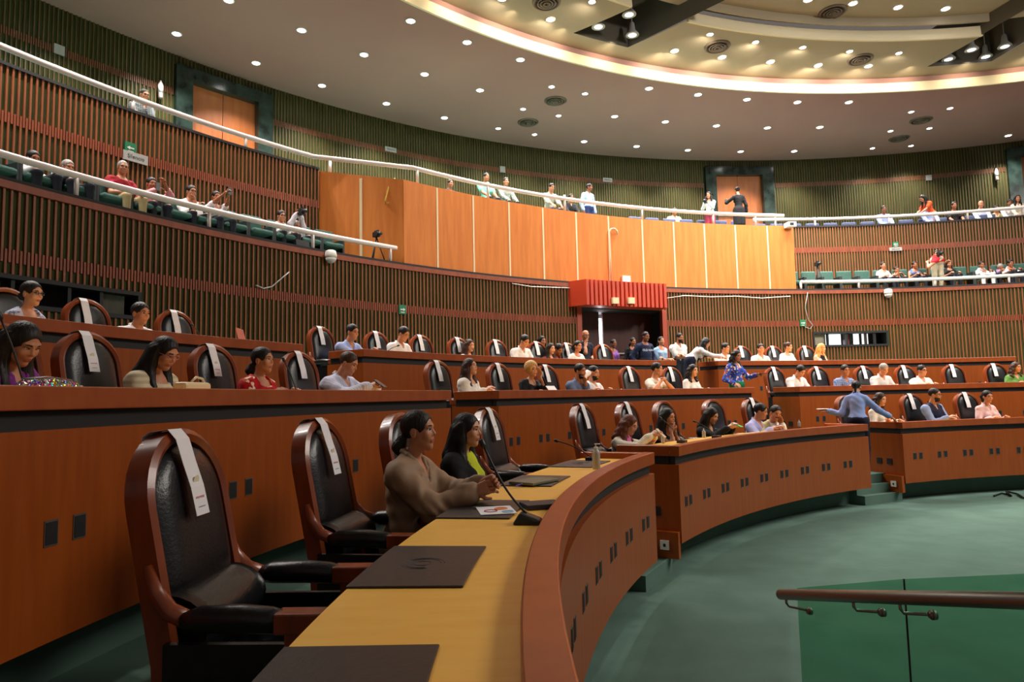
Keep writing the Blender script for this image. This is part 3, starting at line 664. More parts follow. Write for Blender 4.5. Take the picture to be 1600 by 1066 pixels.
# ================================================================= PEOPLE: implicit bodies meshed with surface nets
def V3(*a): return np.array(a, float)
def unit(v): return v / (np.linalg.norm(v) + 1e-9)
def sd_cone(P, a, b, r1, r2):
    ba = b - a; l2 = ba @ ba + 1e-9; h = np.clip(((P - a) @ ba) / l2, 0, 1)
    return np.linalg.norm(P - a - h[:, None] * ba, axis=1) - (r1 + (r2 - r1) * h)
def sd_ell(P, c, r, B=None):
    q = P - c
    if B is not None: q = q @ B.T
    k0 = np.linalg.norm(q / r, axis=1); k1 = np.linalg.norm(q / (r * r), axis=1)
    return k0 * (k0 - 1.0) / (k1 + 1e-6)
def smin(a, b, k):
    h = np.clip(.5 + .5 * (b - a) / k, 0, 1); return b + (a - b) * h - k * h * (1 - h)
def prim(P, p):
    return sd_cone(P, p[1], p[2], p[3], p[4]) if p[0] == 'c' else sd_ell(P, p[1], p[2], p[3])
def union(P, prims, k=.03, off=0):
    d = None
    for p in prims:
        e = prim(P, p) - off
        d = e if d is None else smin(d, e, k)
    return d
def bounds(prims, pad):
    lo = np.full(3, 1e9); hi = -lo
    for p in prims:
        if p[0] == 'c':
            for q, r in ((p[1], p[3]), (p[2], p[4])): lo = np.minimum(lo, q - r); hi = np.maximum(hi, q + r)
        else: R = max(p[2]); lo = np.minimum(lo, p[1] - R); hi = np.maximum(hi, p[1] + R)
    return lo - pad, hi + pad
def surfnet(fn, lo, hi, h):
    n = np.maximum(3, np.ceil((hi - lo) / h).astype(int) + 1)
    ax = [lo[i] + h * np.arange(n[i]) for i in range(3)]
    G = np.stack(np.meshgrid(*ax, indexing='ij'), -1).reshape(-1, 3)
    D = fn(G).reshape(n)
    acc = np.zeros(tuple(n - 1) + (3,)); cntc = np.zeros(tuple(n - 1)); S = D < 0
    off = [(i, j, k) for i in (0, 1) for j in (0, 1) for k in (0, 1)]
    def sub(A, o): return A[o[0]:o[0] + n[0] - 1, o[1]:o[1] + n[1] - 1, o[2]:o[2] + n[2] - 1]
    for o in off:
        for ax_ in range(3):
            if o[ax_]: continue
            o2 = list(o); o2[ax_] = 1; A, B_ = sub(D, o), sub(D, o2); m = (A < 0) != (B_ < 0)
            t = np.where(m, A / np.where(np.abs(A - B_) < 1e-12, 1, A - B_), 0)
            base = np.array(o, float); cntc += m
            for c in range(3): acc[..., c] += m * (base[c] + (t if c == ax_ else 0))
    act = cntc > 0; idx = -np.ones(act.shape, int); I = np.argwhere(act); idx[act] = np.arange(len(I))
    if len(I) == 0: return np.zeros((0, 3)), np.zeros((0, 4), int)
    V = lo + h * (I + acc[act] / cntc[act][:, None])
    Fs = []
    for a in range(3):
        b, c = (a + 1) % 3, (a + 2) % 3
        sl0 = [slice(None)] * 3; sl1 = [slice(None)] * 3; sl0[a] = slice(0, n[a] - 1); sl1[a] = slice(1, n[a])
        A, B_ = S[tuple(sl0)], S[tuple(sl1)]; E = np.argwhere(A != B_)
        E = E[(E[:, b] > 0) & (E[:, c] > 0) & (E[:, b] < n[b] - 1) & (E[:, c] < n[c] - 1)]
        if len(E) == 0: continue
        def g(db, dc):
            q = E.copy(); q[:, b] += db; q[:, c] += dc; return idx[q[:, 0], q[:, 1], q[:, 2]]
        Q = np.stack([g(-1, -1), g(0, -1), g(0, 0), g(-1, 0)], 1)
        fl = S[E[:, 0], E[:, 1], E[:, 2]]; Q[~fl] = Q[~fl][:, ::-1]; Fs.append(Q)
    return V, np.concatenate(Fs)
def basis(f, up=V3(0, 0, 1)):
    f = unit(f); s = unit(np.cross(f, up)); return s, f, np.cross(s, f)
def mesh_from(name, parts, mats, parent=None):
    """parts: list of (V,F,matindex array)"""
    Vs, Fs, Ms, o = [], [], [], 0
    for V, F, m in parts:
        if len(V) == 0: continue
        Vs.append(V); Fs.append(F + o); Ms.append(m if hasattr(m, '__len__') else np.full(len(F), m)); o += len(V)
    V = np.concatenate(Vs); F = np.concatenate(Fs); Mi = np.concatenate(Ms)
    me = bpy.data.meshes.new(name); me.vertices.add(len(V)); me.vertices.foreach_set('co', V.astype(np.float32).ravel())
    me.loops.add(len(F) * 4); me.loops.foreach_set('vertex_index', F.ravel().astype(np.int32))
    me.polygons.add(len(F)); me.polygons.foreach_set('loop_start', np.arange(0, len(F) * 4, 4, dtype=np.int32)); me.polygons.foreach_set('loop_total', np.full(len(F), 4, dtype=np.int32))
    for m in mats: me.materials.append(m)
    me.polygons.foreach_set('material_index', Mi.astype(np.int32)); me.polygons.foreach_set('use_smooth', np.ones(len(F), bool)); me.update(); me.validate()
    ob = bpy.data.objects.new(name, me); COL.objects.link(ob)
    if parent is not None: ob.parent = parent
    return ob
SKINS = [rgb(206, 150, 118), rgb(186, 126, 94), rgb(160, 102, 72), rgb(128, 78, 54)]
def skinmat(i):
    m = mat('skin_%s' % 'abcd'[i], SKINS[i], .5, spec=.4); b = m.node_tree.nodes['Principled BSDF']
    b.inputs['Subsurface Weight'].default_value = .0; return m
M_LIP = mat('lips', rgb(158, 78, 70), .5); M_EYE = mat('dark_iris', rgb(24, 16, 12), .15); M_EYEW = mat('eye_white', rgb(225, 218, 210), .3)
HAIRC = dict(black=rgb(14, 11, 11), brown=rgb(46, 26, 18), auburn=rgb(84, 44, 28), blond=rgb(168, 128, 74), grey=rgb(120, 116, 112), dk=rgb(24, 17, 14))
def hairmat(c): return noisy('hair_' + c, HAIRC[c], tuple(min(1, v * 1.9) for v in HAIRC[c][:3]) + (1,), (1, 1, .12), 90, rough=.5, spec=.3, bump=.5, detail=2)
def cloth(c, kind='plain'):
    nm = 'cloth_%s_%02x%02x%02x' % ((kind,) + tuple(c))
    if nm in _mats: return _mats[nm]
    col = rgb(*c)
    if kind == 'plain': return noisy(nm, tuple(v * .92 for v in col[:3]) + (1,), col, nscale=6, rough=.8, spec=.25, bump=.25, bscale=14)
    if kind == 'satin': return noisy(nm, tuple(v * .94 for v in col[:3]) + (1,), col, nscale=5, rough=.62, spec=.3, bump=.5, bscale=9)
    m = mat(nm, col, .8, spec=.2); nt = m.node_tree; N, L = nt.nodes, nt.links; b = N['Principled BSDF']; tc = N.new('ShaderNodeTexCoord'); cr_ = N.new('ShaderNodeValToRGB'); r = cr_.color_ramp
    if kind in ('plaid', 'stripe', 'pleat'):
        w = N.new('ShaderNodeTexWave'); w.inputs['Scale'].default_value = {'plaid': 9, 'stripe': 14, 'pleat': 7}[kind]; w.bands_direction = 'Z' if kind != 'stripe' else 'X'; L.new(tc.outputs['Object'], w.inputs[0]); L.new(w.outputs['Fac'], cr_.inputs[0])
        r.elements[0].color = tuple(v * (.35 if kind == 'plaid' else .75) for v in col[:3]) + (1,); r.elements[1].color = col; r.elements[0].position = .3; r.elements[1].position = .6
        if kind == 'plaid':
            w2 = N.new('ShaderNodeTexWave'); w2.inputs['Scale'].default_value = 9; w2.bands_direction = 'X'; L.new(tc.outputs['Object'], w2.inputs[0])
            mx = N.new('ShaderNodeMix'); mx.data_type = 'RGBA'; mx.blend_type = 'MULTIPLY'; mx.inputs[0].default_value = .5; L.new(cr_.outputs[0], mx.inputs[6]); L.new(w2.outputs['Color'], mx.inputs[7]); L.new(mx.outputs[2], b.inputs['Base Color']); return m
        L.new(cr_.outputs[0], b.inputs['Base Color'])
    else:   # floral / speckle
        v = N.new('ShaderNodeTexVoronoi'); v.inputs['Scale'].default_value = 34 if kind == 'floral' else 60; L.new(tc.outputs['Object'], v.inputs[0]); L.new(v.outputs['Color'], cr_.inputs[0]); r.interpolation = 'CONSTANT'
        r.elements[0].color = col; r.elements[1].color = rgb(232, 214, 190) if kind != 'speck' else rgb(120, 130, 170); r.elements[1].position = .68
        if kind == 'floral': e = r.elements.new(.8); e.color = rgb(200, 90, 60); e = r.elements.new(.9); e.color = rgb(60, 120, 190)
        L.new(cr_.outputs[0], b.inputs['Base Color'])
    return m
def limb(a, b, l1, l2, hint):
    d = b - a; L = np.linalg.norm(d); mx = (l1 + l2) * .985
    if L > mx: b = a + d / L * mx; d = b - a; L = mx
    x = (l1 * l1 - l2 * l2 + L * L) / (2 * L); y = math.sqrt(max(0, l1 * l1 - x * x)); u = d / L
    h = hint - u * (hint @ u); return a + u * x + unit(h) * y, b
def hand_prims(w, d, n, side, curl=.5, r=.0085, spread=1.0):
    """w wrist, d direction, n palm normal (palm faces n), side +1 right hand. thumb leaves the palm on its inner side"""
    d = unit(d); n = unit(n - d * (n @ d)); s = np.cross(d, n) * side * -1        # s points to the little finger side reversed -> thumb side
    pr = []
    k0, k1 = w + d * .025, w + d * .078
    for t in (-.028, -.010, .010, .028): pr.append(('c', w + d * .012 + s * t * .6, k1 + s * t, .016, .0125))
    for t, L in ((.030, .068), (.011, .078), (-.009, .073), (-.028, .058)):
        a = k1 + s * t * spread; c1 = curl * .9; c2 = curl * 1.9
        b = a + unit(d * math.cos(c1) + n * math.sin(c1) + s * t * 1.2 * (spread - .6)) * L * .52; c = b + unit(d * math.cos(c2) + n * math.sin(c2)) * L * .48
        pr += [('c', a, b, r * 1.05, r), ('c', b, c, r, r * .85)]
    a = w + d * .03 + s * .026; b = a + unit(s * .75 + d * .65 + n * .25) * .036; c = b + unit(s * .25 + d * .9 + n * (.2 + curl * .4)) * .032
    pr += [('c', a, b, r * 1.5, r * 1.15), ('c', b, c, r * 1.15, r * .95)]
    return pr
def head_prims(female):
    f = .93 if female else 1.0
    P = [('e', V3(0, -.014, .032), V3(.074, .094, .086), None), ('e', V3(0, .016, -.028), V3(.061 * f, .074, .09), None),
         ('e', V3(0, .050, -.092), V3(.029 * f, .028, .022), None), ('c', V3(-.034 * f, .020, -.068), V3(0, .056, -.098), .022 * f ** 3, .017 * f), ('c', V3(.034 * f, .020, -.068), V3(0, .056, -.098), .022 * f ** 3, .017 * f),
         ('e', V3(-.036, .058, -.026), V3(.023, .020, .024), None), ('e', V3(.036, .058, -.026), V3(.023, .020, .024), None),
         ('c', V3(-.040, .066, .026), V3(-.014, .079, .026), .010, .009), ('c', V3(.040, .066, .026), V3(.014, .079, .026), .010, .009)]
    N_ = [('c', V3(0, .078, .014), V3(0, .095, -.022), .0075, .0110), ('c', V3(-.011, .086, -.027), V3(.011, .086, -.027), .008, .008),
          ('c', V3(-.016, .081, -.057), V3(.016, .081, -.057), .0065, .0065), ('c', V3(-.013, .080, -.067), V3(.013, .080, -.067), .0075, .0075),
          ('e', V3(-.075, -.008, -.012), V3(.008, .019, .032), None), ('e', V3(.075, -.008, -.012), V3(.008, .019, .032), None)]
    return P, N_
def yp(yaw, pitch, roll):
    """rows: local axes (right, fwd, up) of the head, in body space. yaw + = to the person's left, pitch + = down"""
    m = Matrix.Rotation(yaw * D2R, 3, 'Z') @ Matrix.Rotation(-pitch * D2R, 3, 'X') @ Matrix.Rotation(roll * D2R, 3, 'Y')
    A = np.array(m); return A.T   # q_local = B @ (p - c)
pcount = [0]
def person(label, x, y, R=None, Z=None, Rlim=None, floor=0, sit=True, yaw=0, lean=.06, side=0, hy=0, hp=5, hr=0, hair='short', hc='black', skin=1,
           top=(220, 220, 220), kind='plain', sleeve='long', inner=None, pants=(30, 32, 42), arms='desk', wl=None, wr=None, sex='m', q=0, fat=0, group=None, cat='person',
           glasses=None, beard=None, skirt=False, curl=.5, collar=True, earring=False, scarf=None, seat=.47, dl=None, dr=None, nl=None, nr=None, scale=1.0, hg=None, cutq=None, near=False, vest=None, desk_z=.775, hint_out=False, loose=0.0):
    if R is not None: H = pickR2(x, y, R) if R > 13 else pickR(x, y, R)
    else:
        H = pickZ(x, y, Z)
        if Rlim:
            r_ = rof(H)
            if not (Rlim[0] <= r_ <= Rlim[1]): H = pickR2(x, y, min(max(r_, Rlim[0]), Rlim[1]))
    a = azof(H); fa = (a + 180 + yaw) * D2R; rot = fa - math.pi / 2
    F_ = Vector((math.cos(fa), math.sin(fa), 0)); R_ = Vector((math.sin(fa), -math.cos(fa), 0))
    base = Vector((H.x, H.y, floor)) - F_ * lean - R_ * side
    Hc = V3(side, lean, H.z - floor)
    female = sex == 'f'; S = .94 if female else 1.0; S *= scale
    hv = (.0036 if near else .0085) / 1.0; bv = .011 if near else .020
    HB = yp(hy, hp, hr); HF = HB[1]; HU = HB[2]
    toW = lambda l: Hc + HB.T @ (V3(*l) * S)
    Nb = Hc - HU * .135 * S - HF * .035 * S + V3(0, -.012, -.045 * S)
    pel = V3(0, 0, seat if sit else .93 * S)
    up = unit(Nb - pel); TL = np.linalg.norm(Nb - pel)
    sx = unit(V3(1, 0, 0) - up * up[0]); fy = np.cross(up, sx); TB = np.stack([sx, fy, up])
    sw = (.150 if female else .182) * S * (1 + fat * .5)
    T = lambda r_, f_, u_: pel + sx * r_ + fy * f_ + up * u_
    w0 = (.86 if female else 1.0) * S
    torso = [('e', T(0, 0, .05), V3(.165, .125 + fat * .5, .13) * S, TB), ('e', T(0, .005 + fat * .3, .38 * TL), V3(.135 * w0 + fat, .10 + fat, .18) , TB),
             ('e', T(0, -.005, .72 * TL), V3(.150 * w0 + fat * .5, .108 + fat * .5, .17), TB), ('c', T(-sw + .02, -.01, TL - .055), T(sw - .02, -.01, TL - .055), .055 * S, .055 * S), ('c', T(-.02, -.014, TL - .012), T(-sw + .03, -.012, TL - .066), .045, .05), ('c', T(.02, -.014, TL - .012), T(sw - .03, -.012, TL - .066), .045, .05)]
    if female: torso += [('e', T(-.065, .078, .67 * TL), V3(.06, .055, .06), None), ('e', T(.065, .078, .67 * TL), V3(.06, .055, .06), None)]
    neck = [('c', Hc - HU * .075 * S - HF * .018 * S, Nb + V3(0, -.006, .0), (.041 if female else .054) * S, (.047 if female else .062) * S)]
    sh = {-1: T(-sw, -.012, TL - .074), 1: T(sw, -.012, TL - .074)}
    ul, fl = .285 * S, .245 * S
    hx, hyy, hz = Hc
    if isinstance(arms, str):
        dk = desk_z
        pre = {'desk': (V3(-.15, hyy + .20, dk + .02), V3(.15, hyy + .20, dk + .02)), 'fold': (V3(-.03, hyy + .27, dk + .04), V3(.06, hyy + .25, dk + .06)),
               'lap': (V3(-.14, hyy + .30, seat + .13), V3(.14, hyy + .30, seat + .13)), 'cheekl': ('c', V3(.15, hyy + .20, dk + .02)), 'cheekr': (V3(-.15, hyy + .20, dk + .02), 'c'), 'stand': (V3(-.27 * S, .03, .86 * S), V3(.27 * S, .03, .86 * S)),
               'phone': (V3(-.07, hyy + .27, dk + .10), V3(.06, hyy + .28, dk + .11)), 'chinr': (V3(-.05, hyy + .25, dk + .04), None), 'chinl': (None, V3(.05, hyy + .25, dk + .04)),
               'clasp': (None, None), 'cross': (V3(.08, .20, Nb[2] - .27), V3(-.08, .22, Nb[2] - .30)), 'up': (V3(-.1, hyy + .25, hz - .10), V3(.1, hyy + .25, hz - .08)), 'raise': (V3(-.24, .05, .86), V3(.30, .25, hz - .05))}[arms]
        tl, tr = pre
    else: tl, tr = arms
    if wl is not None: tl = V3(*wl)
    if wr is not None: tr = V3(*wr)
    if isinstance(tl, str): tl = toW((-.085, .085, -.13)); dl = V3(.05, 0, 1) if dl is None else dl
    if isinstance(tr, str): tr = toW((.085, .085, -.13)); dr = V3(-.05, 0, 1) if dr is None else dr
    chin = toW((0.02, .085, -.155))
    if tr is None: tr = chin + V3(.035, .0, -.03); dr = V3(-.3, -.1, 1) if dr is None else dr
    if tl is None: tl = chin + V3(-.055, .0, -.03); dl = V3(.3, -.1, 1) if dl is None else dl
    A = {}
    for s, t in ((-1, tl), (1, tr)):
        hint = V3(s * .30, .15, -1.0) if np.linalg.norm(np.array(t, float) - Hc) < .26 and not hint_out else (V3(s * .55, -.35, -1.0) if t[2] < sh[s][2] - .05 else V3(s * 1.0, .2, -.1 if hint_out else -.8))
        A[s] = limb(sh[s], np.array(t, float), ul, fl, hint)
    ar, wr_ = (.043 if female else .051) * S, (.024 if female else .028) * S
    arms_pr = {}
    for s in (-1, 1):
        e, w = A[s]; arms_pr[s] = [('c', sh[s], e, ar * 1.12, ar * .80), ('c', e, e + (w - e) * .35, ar * .80, ar * .80), ('c', e + (w - e) * .3, w, ar * .78, wr_)]
    # legs
    legs = []; shoes = []; hipx = .085 * S
    for s in (-1, 1):
        hp_ = pel + V3(s * hipx, 0, 0)
        if sit:
            kn = hp_ + V3(s * .05, .42 * S, .03); kn[2] = max(kn[2], .48); an = V3(kn[0], kn[1] + .0, .09)
        else: kn = V3(s * .09, .02, .48 * S); an = V3(s * .09, -.02, .09)
        legs += [('c', hp_, kn, .085 * S, .057 * S), ('c', kn, an, .056 * S, .037 * S)]
        shoes.append((('c', an + V3(0, -.03, -.045), an + V3(0, .15, -.055), .042, .034)))
    sk = skinmat(skin); root_parts = []
    low = torso + neck + arms_pr[-1] + arms_pr[1] + legs
    body_fn = lambda P: union(P, low, .025)
    lo, hi = bounds(low, .03); V, Fq = surfnet(body_fn, lo, hi, bv * 1.15); root_parts.append((V, Fq, 0))
    # head
    hpz, npz = head_prims(female)
    def tr_(p):
        if p[0] == 'c': return ('c', toW(p[1]), toW(p[2]), p[3] * S, p[4] * S)
        B_ = HB if p[3] is None else p[3]; return ('e', toW(p[1]), p[2] * S, B_)
    hp1 = [tr_(p) for p in hpz]; np1 = [tr_(p) for p in npz]
    socks = [toW((s * .031, .098, .006)) for s in (-1, 1)]
    def head_fn(P):
        d = union(P, hp1, .018); d = smin(d, union(P, np1, .006), .007)
        d = smin(d, union(P, neck, .02), .02)
        for c in socks: d = -smin(-d, np.linalg.norm(P - c, axis=1) - .019 * S, .008)
        return d
    lo, hi = bounds(hp1 + np1[:6], .012); lo[2] -= .035
    V, Fq = surfnet(head_fn, lo, hi, hv)
    C = (V[Fq].mean(1) - Hc) @ HB.T / S; mi = np.zeros(len(Fq), int)
    ax_, ay_, az_ = np.abs(C[:, 0]), C[:, 1], C[:, 2]
    mi[(ax_ < (.019 if female else .015)) & (ay_ > .072) & (az_ < -.0525) & (az_ > -.0735)] = 1 if female else 0
    mi[((ax_ - .030) / .0135) ** 2 + ((az_ - .006) / .0065) ** 2 < 1] = 2
    mi[(ax_ > .014) & (ax_ < .046) & (ay_ > .045) & (np.abs(az_ - (.0275 - (ax_ - .03) ** 2 * 6)) < .0042)] = 3
    if beard: mi[(ay_ > .015) & (az_ < (-.048 if beard == 'full' else -.040)) & (az_ > (-.13 if beard == 'full' else -.056)) & ~((ax_ < .017) & (az_ > -.073) & (az_ < -.056)) & ((ax_ < .03) | (beard == 'full'))] = 3
    mi[(ay_ < -.0) & False] = 0
    root_parts.append((V, Fq, mi))
    # hands
    for s in (-1, 1):
        e, w = A[s]; d = (dr if s > 0 else dl); d = unit(w - e) if d is None else unit(np.array(d, float))
        n = (nr if s > 0 else nl); n = V3(-s * .5, 0, -1.0) if n is None else np.array(n, float)
        if abs(d @ unit(n)) > .93: n = V3(-s, -.4, .1)
        pr = hand_prims(w, d, n, s, curl, r=.0085 * S if near else .0095)
        fnh = lambda P: smin(union(P, pr, .006), union(P, [arms_pr[s][2]], .01), .012)
        lo, hi = bounds(pr, .012); Vh, Fh = surfnet(fnh, lo, hi, .0048 if near else .0085); root_parts.append((Vh, Fh, 0))
    root = mesh_from('person', root_parts, [sk, M_LIP, M_EYE, hairmat(hc if hc != 'blond' else 'brown')])
    root.location = base; root.rotation_euler = (0, 0, rot)
    tag(root, label, 'person', group)
    # hair
    if hair != 'bald':
        cap = [('e', toW((0, -.018, .036)), V3(.083, .102, .092) * S, HB)]
        long_ = []
        if hair in ('long', 'longback', 'wavy'):
            fr = 1 if hair != 'longback' else 0
            dn = -.17 if hair != 'wavy' else -.04; ws = .010 if hair == 'wavy' else 0
            for s in (-1, 1):
                t0 = toW((s * .058, -.02, .03)); t1 = toW((s * (.066 + ws), -.026, -.07)); t2 = Nb + V3(s * (.078 + ws), .012 + .024 * fr, -.03); t3 = Nb + V3(s * (.072 + ws), .028 + (.085 if near else .05) * fr, dn)
                long_ += [('c', t0, t1, .036, .036), ('c', t1, t2, .036, .034), ('c', t2, t3, .034, .018)]
                u0 = toW((s * .045, -.065, .0)); u1 = Nb + V3(s * .065, -.055, .0); u2 = Nb + V3(s * .055, -.09, dn - .04)
                long_ += [('c', u0, u1, .05, .05), ('c', u1, u2, .05, .03)]
            b0 = toW((0, -.07, .0)); b1 = Nb + V3(0, -.075, .0); b2 = Nb + V3(0, -.10, dn - .06)
            long_ += [('c', b0, b1, .055, .055), ('c', b1, b2, .055, .03)]
        elif hair in ('pony', 'lowpony'):
            z0 = .04 if hair == 'pony' else -.045; b0 = toW((0, -.11, z0)); b1 = toW((0, -.135 if near else -.145, z0 - .05)); b2 = toW((0, -.13, z0 - .20 if hair == 'pony' else z0 - (.09 if near else .13)))
            long_ += [('c', b0, b1, .028, .034), ('c', b1, b2, .034, .014)]
        elif hair == 'bun': long_ += [('e', toW((0, -.105, .06 if not near else -.03)), V3(.038, .035, .038), None)]
        elif hair == 'curly': cap = [('e', toW((0, -.02, .035)), V3(.108, .115, .110) * S, HB)]
        elif hair == 'puff': long_ += [('e', toW((0, -.12, -.03)), V3(.075, .06, .085), None)]
        face = ('e', toW((0, .112, -.040)), V3(.070, .093, .118) * S, HB)
        low_cut = {'short': -.035, 'buzz': -.03}.get(hair, -.085)
        def hair_fn(P):
            d = union(P, cap, .02)
            L_ = (P - Hc) @ HB.T / S
            cut = (low_cut + .5 * np.maximum(0, L_[:, 1] + .045)) - L_[:, 2]
            if hair in ('short', 'buzz', 'pony', 'lowpony', 'bun', 'puff'): d = np.maximum(d, cut * .7)
            if hair == 'buzz': d = d + .004
            if hair in ('short', 'curly', 'wavy', 'puff'): w_ = {'curly': .010, 'wavy': .006, 'short': .003, 'puff': .006}[hair]; d = d + w_ * (np.sin(P[:, 0] * 130) * np.sin(P[:, 1] * 140 + 1) * np.sin(P[:, 2] * 120))
            fd = prim(P, face); d = -smin(-d, fd, .008)
            if long_:
                l = union(P, long_, .032); l = l + .0016 * np.sin(P[:, 0] * 260 + 40 * P[:, 1])
                if hair == 'wavy': l = l + .008 * np.sin(P[:, 2] * 75) * np.sin(P[:, 0] * 60)
                l = -smin(-l, fd + .004, .008); d = smin(d, l, .012)
            if hair in ('short', 'buzz') or hair in ('pony', 'bun', 'lowpony', 'puff'):
                for s in (-1, 1): d = np.maximum(d, .034 - np.linalg.norm((P - toW((s * .08, -.006, -.02))) * 1.0, axis=1))
            return d
        lo, hi = bounds(cap + long_, .02); V, Fq = surfnet(hair_fn, lo, hi, .006 if near else .011)
        if len(V): mesh_from('hair', [(V, Fq, 0)], [hairmat(hc)], root)
    # top garment
    fin = {'long': 3, 'mid': 1, 'short': 1, 'none': 0}[sleeve]
    tp = list(torso)
    if sleeve == 'none': tp[3] = ('c', T(-sw + .055, -.01, TL - .055), T(sw - .055, -.01, TL - .055), .052 * S, .052 * S)
    for s in (-1, 1):
        e, w = A[s]
        if sleeve == 'long': tp += [('c', sh[s], e, ar * 1.12 + .006 + loose * .6, ar * .86 + .006 + loose), ('c', e, w - unit(w - e) * .05, ar * .86 + .006 + loose, wr_ + .012 + loose * .9), ('c', w - unit(w - e) * .045, w - unit(w - e) * .012, wr_ + .010, wr_ + .009)]
        elif sleeve == 'mid': tp += [('c', sh[s], e, ar * 1.12 + .006, ar * .86 + .008), ('c', e, e + (w - e) * .35, ar * .86 + .008, ar * .8 + .006)]
        elif sleeve == 'short': tp += [('c', sh[s], sh[s] + (e - sh[s]) * .62, ar * 1.14 + .006, ar * 1.0 + .010)]
    hem = T(0, 0, -.02)[2] if sit else pel[2] - .10
    colr = []
    if collar:
        LC = lambda r_, f_, u_: Nb + sx * r_ * S + fy * f_ * S + up * u_
        for s in (-1, 1):
            ch = [LC(0, -.070, .060), LC(s * .045, -.052, .052), LC(s * .061, -.008, .040), LC(s * .058, .038, .012), LC(s * .036, .074, -.036), LC(s * .008, .098, -.105)]
            for p_, q_ in zip(ch[:-1], ch[1:]): colr.append(('c', p_, q_, (.0105 if near else .0125), (.0095 if near else .0115)))
            ch = [LC(s * .066, -.002, .034), LC(s * .080, .046, -.012), LC(s * .064, .086, -.062)]
            for p_, q_ in zip(ch[:-1], ch[1:]): colr.append(('c', p_, q_, .012, .010))
    wk = .0035 if not near else .0042
    off = .010 + (.006 if near else 0)
    ns = rng.uniform(0, 6, 6)
    def wrinkle(P):
        return wk * (np.sin(P[:, 0] * 38 + 30 * P[:, 2] + ns[0] + 3 * np.sin(P[:, 1] * 20 + ns[1])) * np.sin(P[:, 1] * 33 + P[:, 2] * 21 + ns[2])) + wk * .6 * np.sin(P[:, 2] * 70 + P[:, 0] * 24 + ns[3] + 2 * np.sin(P[:, 0] * 30))
    def top_fn(P):
        d = union(P, tp, .045 if near else .03, off)
        d = d + wrinkle(P)
        for s in (-1, 1):
            e, w = A[s]; q_ = (P - e) @ unit(w - e); q2 = (P - sh[s]) @ unit(e - sh[s]); far_ = np.exp(-(np.linalg.norm(P - e, axis=1) / .13) ** 2)
            d = d + (wk + loose * .12) * far_ * np.sin(q_ * 95 + 2.2 * np.sin(P[:, 2] * 30 + ns[4])) + wk * .5 * np.exp(-(np.linalg.norm(P - sh[s], axis=1) / .12) ** 2) * np.sin(q2 * 80 + ns[5] + 2 * np.sin(P[:, 0] * 40))
        # neck opening
        d = -smin(-d, prim(P, neck[0]) - (.006 if collar else .020), .008)
        Q_ = (P - Nb) @ TB.T
        if inner is not None and near: wv_ = .012 + .062 * np.clip((Q_[:, 2] + .36) / .36, 0, 1.3); d = np.maximum(d, -np.maximum(np.abs(Q_[:, 0]) - wv_, .01 - Q_[:, 1]))
        elif inner is None and scarf is None:
            wv_ = (.046 * (Q_[:, 2] + .110) / .088) if collar else .075 - 30 * np.maximum(0, -Q_[:, 2] - (.02 if sex == 'm' else .045)) ** 1.5
            d = np.maximum(d, -np.maximum(np.abs(Q_[:, 0]) - wv_, .01 - Q_[:, 1]))
        if colr and not near: d = smin(d, union(P, colr, .008), .008)
        if not sit: d = np.maximum(d, hem - P[:, 2])
        return d
    lo, hi = bounds(tp, .03); V, Fq = surfnet(top_fn, lo, hi, bv if near else bv * .9)
    mi = np.zeros(len(Fq), int); Cc = (V[Fq].mean(1) - Nb) @ TB.T
    if inner is not None or scarf is not None:
        wv = .012 + .075 * np.clip((Cc[:, 2] + .34) / .34, 0, 1) if inner is not None else .03 + 0 * Cc[:, 0]
        mi[(np.abs(Cc[:, 0]) < wv) & (Cc[:, 1] > .02) & (Cc[:, 2] < .03) & (not near)] = 1
    elif collar:
        pass
    else: pass
    if vest is not None:
        ce = V[Fq].mean(1); on = np.zeros(len(Fq), bool)
        for s in (-1, 1): on |= (prim(ce, arms_pr[s][0]) < .03) & (np.abs(Cc[:, 0]) > sw - .03)
        for s in (-1, 1): on |= (prim(ce, arms_pr[s][2]) < .03)
        mi[on] = 3
    in_c = inner if inner is not None else (scarf if scarf is not None else (200, 200, 200))
    mesh_from('upper_garment', [(V, Fq, mi)], [cloth(top, kind), cloth(in_c), sk, cloth(vest or (200, 200, 200))], root)
    if near and colr:
        lo2, hi2 = bounds(colr, .02); cf = lambda P: np.maximum(union(P, colr, .012, .004) , .5 * (prim(P, neck[0]) * -1 - .0)); V, Fq = surfnet(cf, lo2, hi2, .006); mesh_from('collar', [(V, Fq, 0)], [cloth(top, kind)], root)
    if near and inner is not None:
        inf = lambda P: np.maximum(-smin(-union(P, torso, .045, .0125), prim(P, neck[0]) - .012, .008), np.maximum(np.abs(((P - Nb) @ TB.T)[:, 0]) - .10, -((P - Nb) @ TB.T)[:, 1])); lo2, hi2 = bounds(torso, .02); V, Fq = surfnet(inf, lo2, hi2, .011); mesh_from('inner_top', [(V, Fq, 0)], [cloth(in_c)], root)
    # trousers or skirt, shoes
    lw = legs + [torso[0]]
    if skirt: lw = [torso[0]] + [('c', pel + V3(s * .06, 0, 0), (pel + V3(s * .07, .38 if sit else 0, 0 if sit else -.42)), .115, .10) for s in (-1, 1)]
    leg_fn = lambda P: np.maximum(union(P, lw, .03, .012 if sit else .016), P[:, 2] - (pel[2] + .10))
    lo, hi = bounds(lw, .03); V, Fq = surfnet(leg_fn, lo, hi, .024 if not near else .018); mesh_from('skirt' if skirt else 'trousers', [(V, Fq, 0)], [cloth(pants)], root)
    fn = lambda P: np.maximum(union(P, shoes, .01), .002 - P[:, 2])
    lo, hi = bounds(shoes, .02); V, Fq = surfnet(fn, lo, hi, .02); mesh_from('shoes', [(V, Fq, 0)], [mat('shoe_leather', rgb(20, 18, 18), .4)], root)
